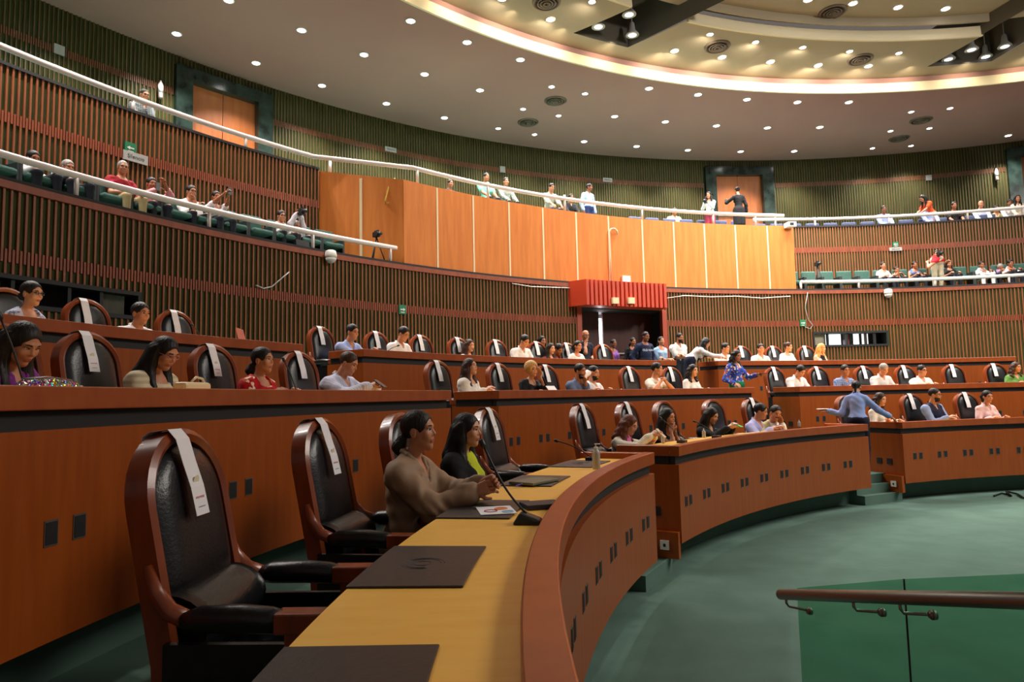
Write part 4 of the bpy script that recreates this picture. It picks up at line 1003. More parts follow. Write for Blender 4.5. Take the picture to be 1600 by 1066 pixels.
    # eyes and glasses
    if near:
        for s in (-1, 1):
            m = MB(); c = Vector(toW((s * .0305, .0655, .006))); m.lathe([(.0001, -.0125)] + [(.0125 * math.cos(t), .0125 * math.sin(t)) for t in np.linspace(-1.4, 1.4, 9)] + [(.0001, .0125)], M_EYEW, 16, Matrix.Translation(c))
            ir = Vector(toW((s * .0305, .0757, .006))); hf = Vector(HF); Tq = Matrix.Translation(ir) @ hf.to_track_quat('Z', 'Y').to_matrix().to_4x4(); m.lathe([(.0068, 0), (.0062, .0016), (.0001, .0030)], M_EYE, 14, Tq)
            m.build('eye', root)
            m = MB(); pts = [toW((s * .0305 + .0165 * math.cos(t), .0775 - .35 * abs(math.cos(t)) * .012, .0075 + .0060 * math.sin(t))) for t in np.linspace(0, math.pi, 9)]
            m.tube([Vector(p) for p in pts], .0022, hairmat(hc), 6); m.build('eyelashes', root)
    if glasses:
        m = MB(); mt = mat('glasses_frame_' + glasses, {'dark': rgb(20, 16, 16), 'pink': rgb(190, 120, 120)}[glasses], .3)
        for s in (-1, 1):
            pts = [Vector(toW((s * .032 + .022 * math.cos(t), .094 - .006 * abs(math.cos(t)), .004 + .016 * math.sin(t)))) for t in np.linspace(0, 2 * math.pi, 13)]
            m.tube(pts, .0026, mt, 6); m.tube([Vector(toW((s * .054, .09, .008))), Vector(toW((s * .078, .0, .004)))], .0022, mt, 6)
        m.tube([Vector(toW((-.010, .096, .008))), Vector(toW((.010, .096, .008)))], .0022, mt, 6); m.build('glasses', root)
    if earring:
        m = MB(); 
        for s in (-1, 1): c = Vector(toW((s * .083, .0, -.052))); m.lathe([(.004, -.010), (.008, 0), (.004, .010)], mat('gold', rgb(220, 180, 110), .2, 1), 12, Matrix.Translation(c))
        o = m.build('earrings', root)
    root['_w'] = 0; del root['_w']
    pcount[0] += 1
    return dict(root=root, A=A, Hc=Hc, toW=toW, rot=rot, base=base, Nb=Nb, T=T, TL=TL)
def held(info, l, name, mb_fn, label, cat, group=None):
    """top-level thing near a person's hand, l in the person's local frame"""
    c, s = math.cos(info['rot']), math.sin(info['rot']); p = info['base'] + Vector((l[0] * c - l[1] * s, l[0] * s + l[1] * c, l[2]))
    m = MB(); mb_fn(m); o = m.build(name, loc=p, rotz=info['rot'], world=False); tag(o, label, cat, group); return o
# ---------------------------------------------------------------- the people, row by row
r1, r2, r3 = ROW[1]['R'], ROW[2]['R'], ROW[3]['R']; f1, f2, f3 = .42, 1.037, 1.656
WHT, BLK = (228, 226, 228), (18, 18, 22)
P1 = person('woman in beige satin blouse with low ponytail, hands clasped on the lit desk', 655, 673, R=r1 + .90, floor=f1, yaw=-6, lean=.10, hy=4, hp=-2, hair='lowpony', hc='dk', skin=1, top=(156, 126, 100), loose=.010, kind='satin', sex='f', near=True,
            pants=(40, 34, 32), wl=(-.03, .47, .885), wr=(.05, .44, .85), dl=(.30, 1, .30), dr=(-.2, 1, .35), nl=(.9, 0, -.3), nr=(-1, 0, -.2), curl=.65, fat=.012)
P2 = person('woman in black blazer over a lime top, long straight black hair', 731, 672, R=r1 + .90, floor=f1, yaw=-4, lean=.04, hy=0, hp=2, hair='long', hc='black', skin=0, top=(16, 16, 18), inner=(196, 206, 40), sex='f', near=True,
            pants=(20, 20, 24), wl=(-.16, .32, .70), wr=(.13, .34, .70), earring=True, fat=.01)
def row1(label, x, y, **k): return person(label, x, y, R=r1 + k.pop('ro', .88), floor=f1, **k)
def row2(label, x, y, **k): return person(label, x, y, R=r2 + k.pop('ro', .88), floor=f2, **k)
def row3(label, x, y, **k): return person(label, x, y, R=r3 + k.pop('ro', .90), floor=f3, **k)
P3 = row1('woman with wavy auburn hair in a white jacket and pink scarf, reading a phone', 984, 664, hair='wavy', hc='auburn', skin=0, top=(226, 218, 200), inner=(222, 110, 170), sex='f', arms='phone', hp=22, yaw=4, glasses='pink', lean=.16)
P4 = row1('woman in a black sleeveless top, long black hair, hands clasped at her chin', 1044, 652, hair='longback', hc='black', skin=1, top=BLK, sleeve='none', sex='f', arms='clasp', hy=-5, lean=.14, collar=False)
P5 = row1('woman with long dark hair in black, looking down at a green phone', 1112, 650, hair='long', hc='dk', skin=0, top=BLK, sex='f', arms='phone', hp=20, lean=.14, yaw=4)
P6 = row1('man in a lavender shirt leaning towards his neighbour in the beige jacket', 1189, 643, skin=1, top=(178, 176, 222), arms='desk', hp=14, hy=10, lean=.16, yaw=12, fat=.02)
P7 = row1('man with moustache in a beige jacket, cheek on his hand', 1212, 646, ro=.80, skin=1, hc='dk', top=(190, 176, 128), inner=WHT, arms='cheekl', hp=14, hy=-14, yaw=-16, lean=.12, beard='mous', hr=-12, side=-.05)
P8 = row1('woman in a cream lace blouse with brown hair, at the right front desk', 1376, 624, hair='wavy', hc='brown', skin=0, top=(222, 212, 196), sex='f', arms='desk', yaw=8, hp=10, collar=False)
P10 = row1('bearded man with glasses in a navy quilted vest', 1461, 617, hair='buzz', hc='dk', skin=1, top=(28, 32, 56), vest=(140, 156, 196), arms='fold', glasses='dark', beard='full', hy=18, yaw=8, fat=.02)
P11 = row1('woman in a pale pink shirt with black ponytail, far right', 1543, 620, hair='pony', skin=1, top=(228, 190, 192), sex='f', arms='desk', hy=-8)
P9 = person('standing woman bending over the right desk, pale blue shirt and long black ponytail', 1338, 606, R=r1 + .52, floor=f1, sit=False, yaw=125, lean=.26, hp=28, hy=-4, hair='pony', skin=1, top=(140, 160, 214), pants=(24, 26, 46), sex='f',
            wl=(-.44, .10, 1.02), wr=(.52, .34, .86), scale=.95)
# second row
P12 = row2('woman with long dark hair and purple top, head bowed, left edge', 36, 537, ro=.74, hair='long', hc='dk', skin=1, top=(120, 44, 130), sex='f', arms='desk', hp=30, yaw=0, lean=.18, near=True, hy=-6)
P13 = row2('woman in a pleated cream blouse with pink glasses, bent over her handbag', 258, 552, ro=.80, hair='long', hc='black', skin=1, top=(214, 200, 170), kind='pleat', sex='f', arms='desk', hp=26, yaw=-2, lean=.16, glasses='pink', collar=False, near=True, fat=.015)
P14 = row2('woman in a red dress with embroidered flowers and dark ponytail', 411, 563, ro=.86, hair='lowpony', hc='black', skin=1, top=(176, 22, 30), sleeve='short', sex='f', arms='desk', hp=0, yaw=2, kind='floral', collar=False, near=True, fat=.015, hy=4)
P15 = row2('heavy man with cropped hair in a pale striped shirt, reading his phone', 545, 568, ro=.86, hair='buzz', hc='brown', skin=1, top=(206, 208, 230), kind='stripe', arms='phone', hp=24, yaw=4, lean=.16, fat=.04, near=True, hy=8)
P16 = row2('woman in a white blouse with long dark brown hair, end of the middle desk', 735, 573, hair='long', hc='brown', skin=0, top=(232, 226, 216), sex='f', arms='fold', hp=-8, yaw=8, collar=False, fat=.02, near=True)
P17 = row2('curly blond haired woman in black, face in her hand', 831, 577, hair='curly', hc='blond', skin=0, top=BLK, sex='f', arms='cheekl', hy=-8, yaw=-4, hr=8, lean=.14, collar=False)
P18 = row2('man in a blue grey shirt with fist against his mouth', 907, 580, skin=2, top=(92, 108, 142), arms='chinl', yaw=4, hp=8, lean=.16, beard='full', hc='black')
P19 = row2('bearded man in white leaning back, arm folded behind his head', 928, 583, ro=.92, skin=1, top=WHT, arms='desk', wr=(.12, -.02, 1.13), dr=(-1, -.2, .1), hint_out=True, yaw=2, hp=6, beard='full', lean=-.02, hc='black')
P20 = row2('young man in a cream shirt, hands raised together beside his face', 1027, 577, hair='short', skin=1, top=(226, 214, 198), sleeve='short', arms='up', wl=(.02, .22, .98), wr=(.16, .22, .98), hy=14, yaw=12, collar=False)
P21 = row2('woman with wavy dark hair in white, right end of the middle second row', 1083, 579, hair='wavy', hc='dk', skin=0, top=(230, 228, 226), sex='f', arms='desk', collar=False, yaw=4)
P22 = person('standing woman in blue floral blouse and green trousers, holding a tablet', 1151, 556, R=13.55, floor=f2, sit=False, yaw=4, lean=.03, hp=12, hair='wavy', hc='dk', skin=1, top=(58, 82, 176), kind='floral', pants=(34, 128, 84), sex='f', arms='stand', wl=(-.24, .30, 1.08), wr=(.22, .14, .92), scale=1.0)
P23 = row2('dark haired man in white bending his head down, second row right', 1251, 580, skin=1, top=WHT, arms='desk', hp=34, lean=.2, yaw=4)
P24 = row2('man in a blue and white plaid shirt looking away', 1321, 579, skin=2, top=(150, 172, 224), kind='plaid', arms='desk', hy=-12, yaw=0, lean=.1)
P25 = row2('grey haired man in a pale grey shirt reading papers', 1381, 577, hc='grey', skin=1, top=(206, 204, 206), arms='desk', hp=22, lean=.14)
P26 = row2('man in a white shirt with glasses, rightmost man of the second row', 1441, 579, skin=1, top=(232, 228, 226), arms='desk', hy=8, glasses='dark', fat=.02, hc='black')
P27 = row2('woman in a green blouse at the right edge of the picture', 1588, 574, hair='wavy', hc='brown', skin=1, top=(92, 138, 66), sex='f', arms='desk', hy=20, fat=.02)
# back row
P28 = row3('woman with dark glasses in a pale sleeveless flowered top, back row left', 50, 459, hair='bun', hc='dk', skin=0, top=(196, 200, 226), kind='speck', sleeve='none', sex='f', arms='desk', glasses='dark', hy=8, collar=False, near=True)
P29 = row3('man in a white shirt turned right, back row left', 220, 490, skin=1, top=WHT, arms='desk', lean=.14, hp=6, near=True, hc='black')
P30 = row3('man in a light blue shirt stretching his arm along the desk', 551, 519, skin=1, top=(158, 174, 220), arms='desk', wl=(-.15, .45, .86), wr=(-.05, .50, .85), lean=.16, hp=10, yaw=4, hc='black')
P31 = row3('man in white open shirt looking down beside the reaching man', 631, 522, skin=1, top=WHT, arms='desk', hp=24, lean=.14, yaw=6, hc='black')
P32 = row3('brown haired woman in white beside a gooseneck microphone', 734, 540, hair='long', hc='brown', skin=0, top=WHT, sex='f', arms='desk', yaw=4, collar=False, ro=1.05)
P33 = row3('man in a white shirt with bowed head, back row', 820, 533, skin=1, top=WHT, arms='desk', hp=28, lean=.2, fat=.02, hc='black')
P34 = row3('dark haired woman behind the chairs, half hidden, turned right', 847, 533, ro=1.9, hair='long', skin=1, top=(120, 60, 60), sex='f', arms='desk', seat=.5)
P35 = row3('woman with long dark hair in a maroon top', 861, 545, ro=1.1, hair='long', hc='dk', skin=0, top=(110, 30, 36), sex='f', arms='desk', hp=6)
P36 = row3('man in a dark red plaid shirt with lowered head', 873, 546, ro=1.25, skin=2, top=(96, 44, 44), kind='plaid', arms='desk', hp=34, lean=.16)
P37 = row3('woman with puffy black hair tied back and a white tee', 903, 541, ro=.95, hair='puff', hc='black', skin=1, top=(234, 232, 232), sex='f', sleeve='short', arms='desk', collar=False)
P38 = person('bald man with glasses in a navy polo, hand at his mouth', 915, 524, R=r3 + 2.2, floor=f3, sit=False, hair='bald', skin=1, top=(22, 26, 42), sleeve='short', arms=(V3(-.05, .25, 1.02), None), glasses='dark', hy=-8, hp=10)
P39 = person('girl in a purple sleeveless top before the doorway', 959, 537, R=r3 + 2.5, floor=f3, sit=False, hair='bun', skin=3, top=(120, 74, 150), sleeve='none', sex='f', arms='stand', scale=.9, collar=False)
P40 = person('dark haired girl in a dark top beside the navy sweatshirt', 989, 534, R=r3 + 2.6, floor=f3, sit=False, hair='lowpony', skin=2, top=(24, 24, 30), sex='f', arms='stand', scale=.92, collar=False)
P41 = person('tall young man in a navy sweatshirt with pale lettering', 1009, 526, R=r3 + 2.0, floor=f3, sit=False, hair='buzz', hc='black', skin=3, top=(24, 32, 62), arms='stand', fat=.03, collar=False, hy=5, hp=8)
P42 = person('woman in a light blue tee with folded arms', 1033, 533, R=r3 + 2.2, floor=f3, sit=False, hair='lowpony', hc='dk', skin=1, top=(150, 184, 222), sleeve='short', sex='f', arms='cross', collar=False, hp=-4, fat=.015)
P43 = person('bearded man in a white polo standing by the slatted wall', 1062, 528, R=r3 + 2.1, floor=f3, sit=False, hair='short', hc='black', skin=2, top=(230, 226, 222), sleeve='short', arms='cross', beard='full', hy=12, hp=8)
P44 = person('woman in a white blouse with orange shoulder, bending right over the desk', 1103, 536, R=r3 + .35, floor=f3, sit=False, hair='long', hc='black', skin=1, top=(232, 226, 226), inner=(226, 110, 60), pants=(26, 30, 54), sex='f', yaw=62, lean=.40, hp=24, arms='desk', wl=(-.06, .86, .90), wr=(.10, .84, .88), scale=.98, collar=False)
P45 = row3('man in white shirt looking up at the bending woman', 1134, 544, skin=1, top=(224, 226, 232), arms='desk', hy=20, hc='black', fat=.02)
P46 = row3('man in a grey white shirt turned away, right back row', 1189, 545, skin=1, top=(206, 204, 208), arms='desk', hy=-22, hc='black', ro=.8)
P47 = row3('woman in a white tee with tied back light brown hair', 1232, 542, hair='bun', hc='brown', skin=0, top=(234, 232, 234), sleeve='short', sex='f', arms='desk', hy=24, yaw=6, collar=False)
P48 = row3('blond woman in a white vest over black, right back row', 1284, 544, hair='long', hc='blond', skin=0, top=(230, 226, 226), sleeve='none', inner=(20, 20, 24), sex='f', arms='desk', hy=22, yaw=8, collar=False)
# lower gallery, left side
LB = dict(Z=ZL - .04 + 1.16, Rlim=(18.85, 19.35), floor=ZL - .04); GL = None
def lower(label, x, y, **k): a = dict(LB); a.update(k); a.setdefault('arms', 'lap'); a.setdefault('seat', .42); return person(label, x, y, **a)
lower('man in a white shirt in the lower gallery, leftmost', 52, 248, skin=2, top=WHT, hc='black', hp=12)
lower('grey haired person in a dark top, lower gallery left', 106, 262, skin=1, hc='grey', top=(36, 38, 42), hp=10)
lower('man in a crimson tee with glasses looking right', 192, 262, hair='buzz', hc='grey', skin=1, top=(150, 22, 36), sleeve='short', glasses='dark', hy=-14, fat=.02, pants=(170, 150, 110), collar=False)
L4 = lower('young man in a pink shirt holding up his phone', 237, 288, skin=2, top=(214, 150, 154), arms='phone', wr=(.10, .40, .72), hc='black', lean=.14, hy=-8)
lower('man in a white shirt with glasses and hand at his chin', 299, 300, skin=1, top=(226, 222, 220), glasses='dark', arms='chinl', lean=.14, desk_z=.6, hc='black')
L6 = lower('woman in a white tee with hair bun, photographing with a phone', 338, 308, hair='bun', hc='black', skin=2, top=(226, 222, 226), sleeve='short', sex='f', wl=(-.03, .42, .98), wr=(.06, .42, .96), collar=False, hy=-8)
lower('man in white with glasses, lower gallery near the laptop', 440, 338, skin=1, top=(226, 222, 220), glasses='dark', hc='black', lean=.14, arms='lap', hy=-6)
L8 = lower('person in a pale cap aiming a camera', 463, 354, hair='short', hc='grey', skin=1, top=(206, 204, 214), wl=(-.02, .28, 1.0), wr=(.06, .28, 1.0), lean=.16, collar=False)
# lower gallery, right side
lower('woman in a pale blouse with black hair, lower gallery right', 1380, 415, hair='lowpony', hc='black', skin=1, top=(228, 204, 198), sex='f', collar=False)
lower('woman in a black tee with hand at her chin', 1401, 422, hair='short', hc='black', skin=2, top=(24, 24, 28), sleeve='short', sex='f', arms='chinr', desk_z=.55, collar=False, lean=.14)
lower('woman in a blue sleeveless top leaning on her hand', 1429, 414, hair='lowpony', hc='black', skin=2, top=(86, 104, 150), sleeve='none', sex='f', collar=False)
LR = person('camera man in a red polo with harness, standing at the railing', 1464, 397, R=18.75, floor=ZL - .04, sit=False, skin=1, top=(200, 26, 40), sleeve='short', arms='stand', pants=(186, 176, 150), hc='black', hy=-25, fat=.03, scale=1.0)
lower('girl in a black tee behind the red polo', 1483, 412, hair='long', hc='black', skin=1, top=(22, 22, 26), sleeve='short', sex='f', collar=False, hp=12)
lower('woman in a white cap and white cardigan', 1534, 414, hair='lowpony', hc='black', skin=2, top=(232, 230, 230), inner=(150, 110, 100), sex='f', collar=False, pants=(228, 228, 228))
lower('woman in a lilac top bending forward with a phone', 1563, 418, hair='short', hc='grey', skin=2, top=(186, 150, 196), sex='f', lean=.18, hp=24, collar=False)
lower('woman in a white tee at the right end of the lower gallery', 1579, 412, hair='lowpony', hc='black', skin=2, top=(226, 222, 226), sleeve='short', sex='f', collar=False, hy=10)
# upper gallery
UB = dict(Z=ZO + 1.15, Rlim=(19.3, 21.6), floor=ZO - .02)
def upper(label, x, y, **k): a = dict(UB); a.update(k); a.setdefault('arms', 'lap'); a.setdefault('seat', .42); return person(label, x, y, **a)
upper('man in a grey check shirt with glasses, alone at the upper left rail', 226, 149, Rlim=(20.5, 21.2), skin=1, top=(150, 158, 162), kind='plaid', glasses='dark', arms='chinl', desk_z=.6, hair='buzz', hc='black', lean=.14, hp=12)
upper('man in a dark top holding a red phone, above the orange panels', 704, 287, skin=2, top=(60, 50, 72), hc='black', arms='phone', desk_z=.55)
upper('man in a mint tee, above the orange panels', 760, 277, skin=2, top=(120, 206, 184), sleeve='short', hc='black', collar=False)
upper('man in a grey green shirt beside the mint tee', 791, 284, skin=1, top=(170, 180, 170), hc='black', kind='plaid', hy=-15)
upper('man in a grey shirt bending forward over the rail', 862, 293, skin=1, top=(166, 166, 154), sleeve='mid', hc='black', lean=.24, hp=18, pants=(50, 60, 90))
upper('person in black crouching low behind the parapet', 892, 309, skin=2, top=(24, 24, 28), hc='black')
person('man in a light blue shirt and jeans walking on the upper gallery', 921, 293, Z=ZO + 1.60, Rlim=(20.3, 22.5), floor=ZO - .02, sit=False, skin=3, top=(160, 182, 226), arms='stand', pants=(34, 46, 90), hc='black', hy=20, yaw=18)
upper('person in a pale yellow shirt sitting low, back turned', 1054, 330, skin=2, top=(232, 206, 150), hc='black', seat=.3, Rlim=(20.3, 21.6), fat=.03)
WP = person('long haired woman in white filming with a camera', 1107, 305, Z=ZO + 1.50, Rlim=(19.8, 22.5), floor=ZO - .02, sit=False, hair='wavy', hc='black', skin=1, top=(232, 226, 222), pants=(150, 50, 70), sex='f', arms='stand', wl=(-.02, .30, 1.2), wr=(.08, .30, 1.2), yaw=-40, collar=False)
person('woman in a black dress seen from behind, one hand raised', 1152, 298, Z=ZO + 1.52, Rlim=(19.8, 22.5), floor=ZO - .02, sit=False, hair='bun', hc='dk', skin=1, top=(20, 20, 24), sex='f', arms='stand', wl=(-.30, .28, 1.30), skirt=True, pants=(20, 20, 24), yaw=170, collar=False)
upper('man in a light blue shirt sitting low by the blue seats', 1381, 327, skin=3, top=(150, 166, 220), hc='black', Rlim=(20.4, 21.6))
person('woman in an orange blouse bending over a seated man', 1441, 310, Z=ZO + 1.42, Rlim=(20.5, 22.5), floor=ZO - .02, sit=False, hair='long', hc='black', skin=1, top=(238, 84, 40), pants=(190, 150, 120), sex='f', yaw=-70, lean=.34, hp=30, sleeve='short', arms='desk', wl=(-.1, .55, .9), wr=(.1, .55, .9), collar=False)
upper('man in a pale blue shirt beneath the orange blouse', 1451, 322, skin=2, top=(170, 182, 228), hc='black', Rlim=(20.4, 21.6))
upper('man in a black tee, upper gallery right', 1491, 321, skin=2, top=(28, 26, 28), hc='black', sleeve='short', collar=False, Rlim=(20.4, 21.6))
upper('bald man in a white shirt, upper gallery right', 1533, 319, hair='bald', skin=1, top=(206, 212, 238), Rlim=(20.4, 21.6))
upper('person in a cream top between two white shirts', 1557, 326, skin=1, hc='black', top=(222, 206, 164), Rlim=(20.4, 21.6))
upper('man in a white shirt near the right edge, upper gallery', 1578, 317, skin=2, hc='black', top=WHT, Rlim=(20.4, 21.6))
upper('woman at the right edge of the upper gallery', 1590, 310, skin=1, hc='black', hair='long', sex='f', top=(224, 214, 196), Rlim=(20.9, 22.2))
# ================================================================= THINGS ON AND AROUND THE DESKS
Zd = ROW[1]['rim'] - .055
def deskpad(a0, a1, lab, R0=10.63, R1=11.0, z=Zd):
    R1 = 10.995; m = MB(); m.arcbox(R0, R1, z + .001, z + .008, a0, a1, M_PAD, .5); r = m.build('desk_pad', loc=pol((R0 + R1) / 2, (a0 + a1) / 2, z + .001)); tag(r, lab, 'desk pad', 'dark leather desk pads on the near desk')
    b = r.modifiers.new('bevel', 'BEVEL'); b.width = .003; b.segments = 2
    g = MB(); c = pol((R0 + R1) / 2, (a0 + a1) / 2, z + .0082)
    for rr in (.075, .062, .030):
        pts = [(c.x + rr * math.cos(t), c.y + rr * math.sin(t), c.z) for t in np.linspace(0, 2 * math.pi * (.8 if rr > .04 else 1), 30)]; g.tube(pts, .0018, M_PAD, 5)
    o = g.build('embossed_emblem', loc=r.location); o.parent = r; o.location = (0, 0, 0)
deskpad(179.15, 182.2, 'dark desk pad nearest the camera, bottom edge')
for a, l in ((175.0, 'dark desk pad in front of the nearest empty chair'), (168.7, 'dark desk pad under the beige woman\'s papers'), (162.4, 'dark desk pad beside the woman in the blazer, with folder'), (156.1, 'farthest dark desk pad on the near desk, by the sanitizer bottle')): deskpad(a - 1.5, a + 1.5, l)
def mic(x, y, tip, R, z, lab, rowz=None, yawbase=None):
    """gooseneck desk microphone: base at picture point on height z, capsule tip at picture point tip"""
    b = pickZ(x, y, z) if R is None else pickR2(x, y, R); b.z = z
    az = azof(b); T = Matrix.Translation(b) @ Matrix.Rotation(az * D2R, 4, 'Z')
    mt = mat('mic_black', rgb(26, 26, 28), .45); r = empty('gooseneck_microphone', b); tag(r, lab, 'microphone', 'gooseneck microphones on the desks')
    m = MB(); V = [(-.07, -.055, 0), (.07, -.055, 0), (.07, .055, 0), (-.07, .055, 0), (-.055, -.045, .022), (.035, -.045, .055), (.035, .045, .055), (-.055, .045, .022)]
    V = [T @ Vector(p) for p in V]; m.add(V, [(0,3,2,1),(4,5,6,7),(0,1,5,4),(1,2,6,5),(2,3,7,6),(3,0,4,7)], mt); o = m.build('base', loc=r.location, bevel=.012); o.parent = r; o.location = (0, 0, 0)
    return r, T, mt
def goose(r, p0, p1, mt, sag=.05, th=.0055):
    p0, p1 = Vector(p0), Vector(p1); pts = []
    for i in range(13):
        t = i / 12; p = p0.lerp(p1, t); p.z += sag * math.sin(math.pi * t) * (1 if True else 0); pts.append(p)
    m = MB(); m.tube(pts, th, mt, 8); o = m.build('gooseneck', loc=r.location); o.parent = r; o.location = (0, 0, 0)
    d = (pts[-1] - pts[-2]).normalized(); g = MB(); g.tube([p1, p1 + d * .012, p1 + d * .035, p1 + d * .045], [.008, .013, .013, .007], mt, 10); o = g.build('capsule', loc=r.location); o.parent = r; o.location = (0, 0, 0)
r_, T_, mt_ = mic(826, 818, None, None, Zd, 'black gooseneck microphone with wedge base on the lit desk before the woman in beige')
b_ = r_.location; tipd = (b_ - CAM).length
tip = CAM + ray(757, 700) * ((b_ - CAM).length + .02) / ray(757, 700).length
goose(r_, T_ @ Vector((.01, 0, .045)), tip, mt_, -.035)
def mic2(bx, by, tx, ty, R, z, lab, base=True):
    b = pickR2(bx, by, R); b.z = z
    r = empty('gooseneck_microphone', b); tag(r, lab, 'microphone', 'gooseneck microphones on the desks'); mt = mat('mic_black', rgb(26, 26, 28), .45)
    T = Matrix.Translation(b) @ Matrix.Rotation(azof(b) * D2R, 4, 'Z')
    m = MB(); m.box((-.05, -.04, 0), (.05, .04, .035), mt, T); o = m.build('base', loc=r.location); o.parent = r; o.location = (0, 0, 0)
    t = ray(tx, ty); tip = CAM + t * ((b - CAM).length / t.length); goose(r, b + Vector((0, 0, .03)), tip, mt, .02, .005)
z2, z3 = ROW[2]['rim'] - .055, ROW[3]['rim'] - .055
mic2(925, 716, 873, 690, 10.8, Zd, 'gooseneck microphone at the far end of the near desk, pointing left')
mic2(42, 612, 2, 500, 12.9, z2, 'thin gooseneck microphone before the woman in purple at the left edge')
mic2(465, 612, 445, 566, 13.0, z2, 'gooseneck microphone before the empty chair beside the striped shirt')
mic2(318, 528, 303, 511, 15.1, z3, 'gooseneck microphone on the back desk right of the man in white')
mic2(600, 556, 620, 541, 15.1, z3, 'gooseneck microphone between the two men in the back row')
mic2(747, 562, 730, 534, 15.1, z3, 'gooseneck microphone by the brown haired woman, back row')
mic2(1120, 690, 1088, 660, 10.75, Zd, 'gooseneck microphone before the woman with the green phone')
mic2(1066, 700, 1034, 655, 10.75, Zd, 'gooseneck microphone in front of the woman with clasped hands')
def local_at(x, y, Z, rot=None):
    p = pickZ(x, y, Z); return p, (azof(p) * D2R if rot is None else rot)
# papers with printed circles under the clasped hands
p, a = local_at(775, 798, Zd + .010); m = MB(); m.box((-.09, -.12, 0), (.09, .12, .003), M_PAPER)
r = m.build('leaflet', loc=p, rotz=a + .35, world=False); tag(r, 'white leaflet with orange and red ring pictures under the clasped hands', 'leaflet')
for q, (c, R0, mt) in enumerate((((-.03, -.03), .032, mat('ink_orange', rgb(230, 130, 60), .6)), ((.03, .03), .032, mat('ink_red', rgb(190, 50, 50), .6)), ((-.05, .07), .028, mat('ink_blue', rgb(150, 190, 215), .6)))):
    g = MB(); pts = [(c[0] + R0 * math.cos(t), c[1] + R0 * math.sin(t), .0045) for t in np.linspace(0, 2 * math.pi, 24)]; g.tube(pts, .0025, mt, 5)
    if q != 1: g.add([(c[0] + R0 * .8 * math.cos(t), c[1] + R0 * .8 * math.sin(t), .0038) for t in np.linspace(0, 2 * math.pi, 20, endpoint=False)], [tuple(range(20))], mt)
    o = g.build('printed_ring', r)
p, a = local_at(846, 793, Zd + .001); m = MB(); m.box((-.10, -.075, 0), (.10, .075, .026), mat('notebook_cover', rgb(34, 36, 48), .5)); r = m.build('notebook', loc=p, rotz=a + .5, world=False, bevel=.004); tag(r, 'dark blue notebook beside the microphone base', 'notebook')
g = MB(); g.box((-.096, -.077, .004), (.096, .071, .021), mat('page_edges', rgb(190, 176, 150), .8)); g.build('pages', r)
p, a = local_at(835, 754, Zd + .010); m = MB(); m.box((-.15, -.10, 0), (.15, .10, .018), mat('olive_cover', rgb(108, 104, 80), .5)); r = m.build('folder', loc=p, rotz=a + 1.2, world=False, bevel=.004); tag(r, 'olive grey folder on the desk pad right of the blazer', 'folder')
p, a = local_at(812, 759, Zd + .011); m = MB(); m.tube([(-.07, 0, .005), (.055, 0, .005), (.07, 0, .005)], [.0045, .0045, .001], mat('purple_pen', rgb(70, 50, 170), .3), 8); r = m.build('pen', loc=p, rotz=a + 1.4, world=False); tag(r, 'purple pen lying in front of the olive folder', 'pen')
g = MB(); g.tube([(-.072, 0, .005), (-.03, 0, .0055)], .0052, mat('pen_cap', rgb(210, 210, 225), .3), 8); g.build('cap', r)
def bottle(x, y, Z, h, w, lab, pump=False):
    p = pickZ(x, y, Z); m = MB(); mt = mat('clear_gel_plastic', rgb(205, 200, 190), .15); mt.node_tree.nodes['Principled BSDF'].inputs['Transmission Weight'].default_value = .35
    m.lathe([(w * .9, 0), (w, .01), (w, h * .62), (w * .8, h * .72), (w * .35, h * .78), (w * .35, h * .8)], mt, 18); r = m.build('sanitizer_bottle' if pump else 'small_bottle', loc=p, world=False); tag(r, lab, 'bottle')
    g = MB(); g.lathe([(w * .42, h * .79), (w * .42, h * .87), (w * .12, h * .88), (w * .12, h * .96), (w * .3, h * .97), (w * .3, h)], M_WHITE, 14)
    if pump: g.tube([(0, 0, h * .985), (w * 1.1, 0, h * .975)], w * .12, M_WHITE, 8)
    g.build('pump' if pump else 'cap', r)
bottle(932, 733, Zd, .20, .032, 'clear pump bottle of hand sanitizer on the rim of the near desk', True)
bottle(1036, 693, Zd, .11, .022, 'small white bottle before the woman with auburn hair'); bottle(1100, 684, Zd, .12, .024, 'small white bottle before the woman with the green phone'); bottle(1249, 667, Zd, .11, .022, 'small white bottle beside the man in the beige jacket')
# phones and handheld things
ph = lambda m, mt=None: m.box((-.036, -.004, -.07), (.036, .004, .07), mt or mat('phone_black', rgb(20, 20, 24), .25))
def phone_at(info, l, lab, mt=None, rx=0):
    o = held(info, l, 'phone', lambda m: ph(m, mt), lab, 'phone'); o.rotation_euler = (rx, 0, info['rot']); 
    g = MB(); g.box((-.033, -.0052, -.064), (.033, -.004, .064), mat('phone_screen', rgb(60, 66, 80), .1)); g.build('screen', o)
def hmid(info):
    w = (info['A'][-1][1] + info['A'][1][1]) / 2; return w + V3(0, .10, .03)
phone_at(P3, hmid(P3), 'phone with cream case in the hands of the auburn haired woman', mat('cream_case', rgb(220, 200, 170), .5), .8)
phone_at(P5, hmid(P5), 'phone with green case held by the woman in black', mat('green_case', rgb(50, 190, 90), .5), 1.2)
phone_at(P15, hmid(P15), 'black phone held above the desk by the man in the striped shirt', None, 1.0)
phone_at(L4, L4['A'][1][1] + V3(0, .09, .05), 'phone held up by the young man in pink'); phone_at(L6, hmid(L6), 'phone held up by the woman with the bun')
o = held(P22, (P22['A'][-1][1] + V3(-.02, .12, .02)), 'tablet', lambda m: m.box((-.10, -.07, 0), (.10, .07, .008), mat('phone_black', rgb(20, 20, 24), .25)), 'flat tablet in the hand of the woman in blue florals', 'tablet')
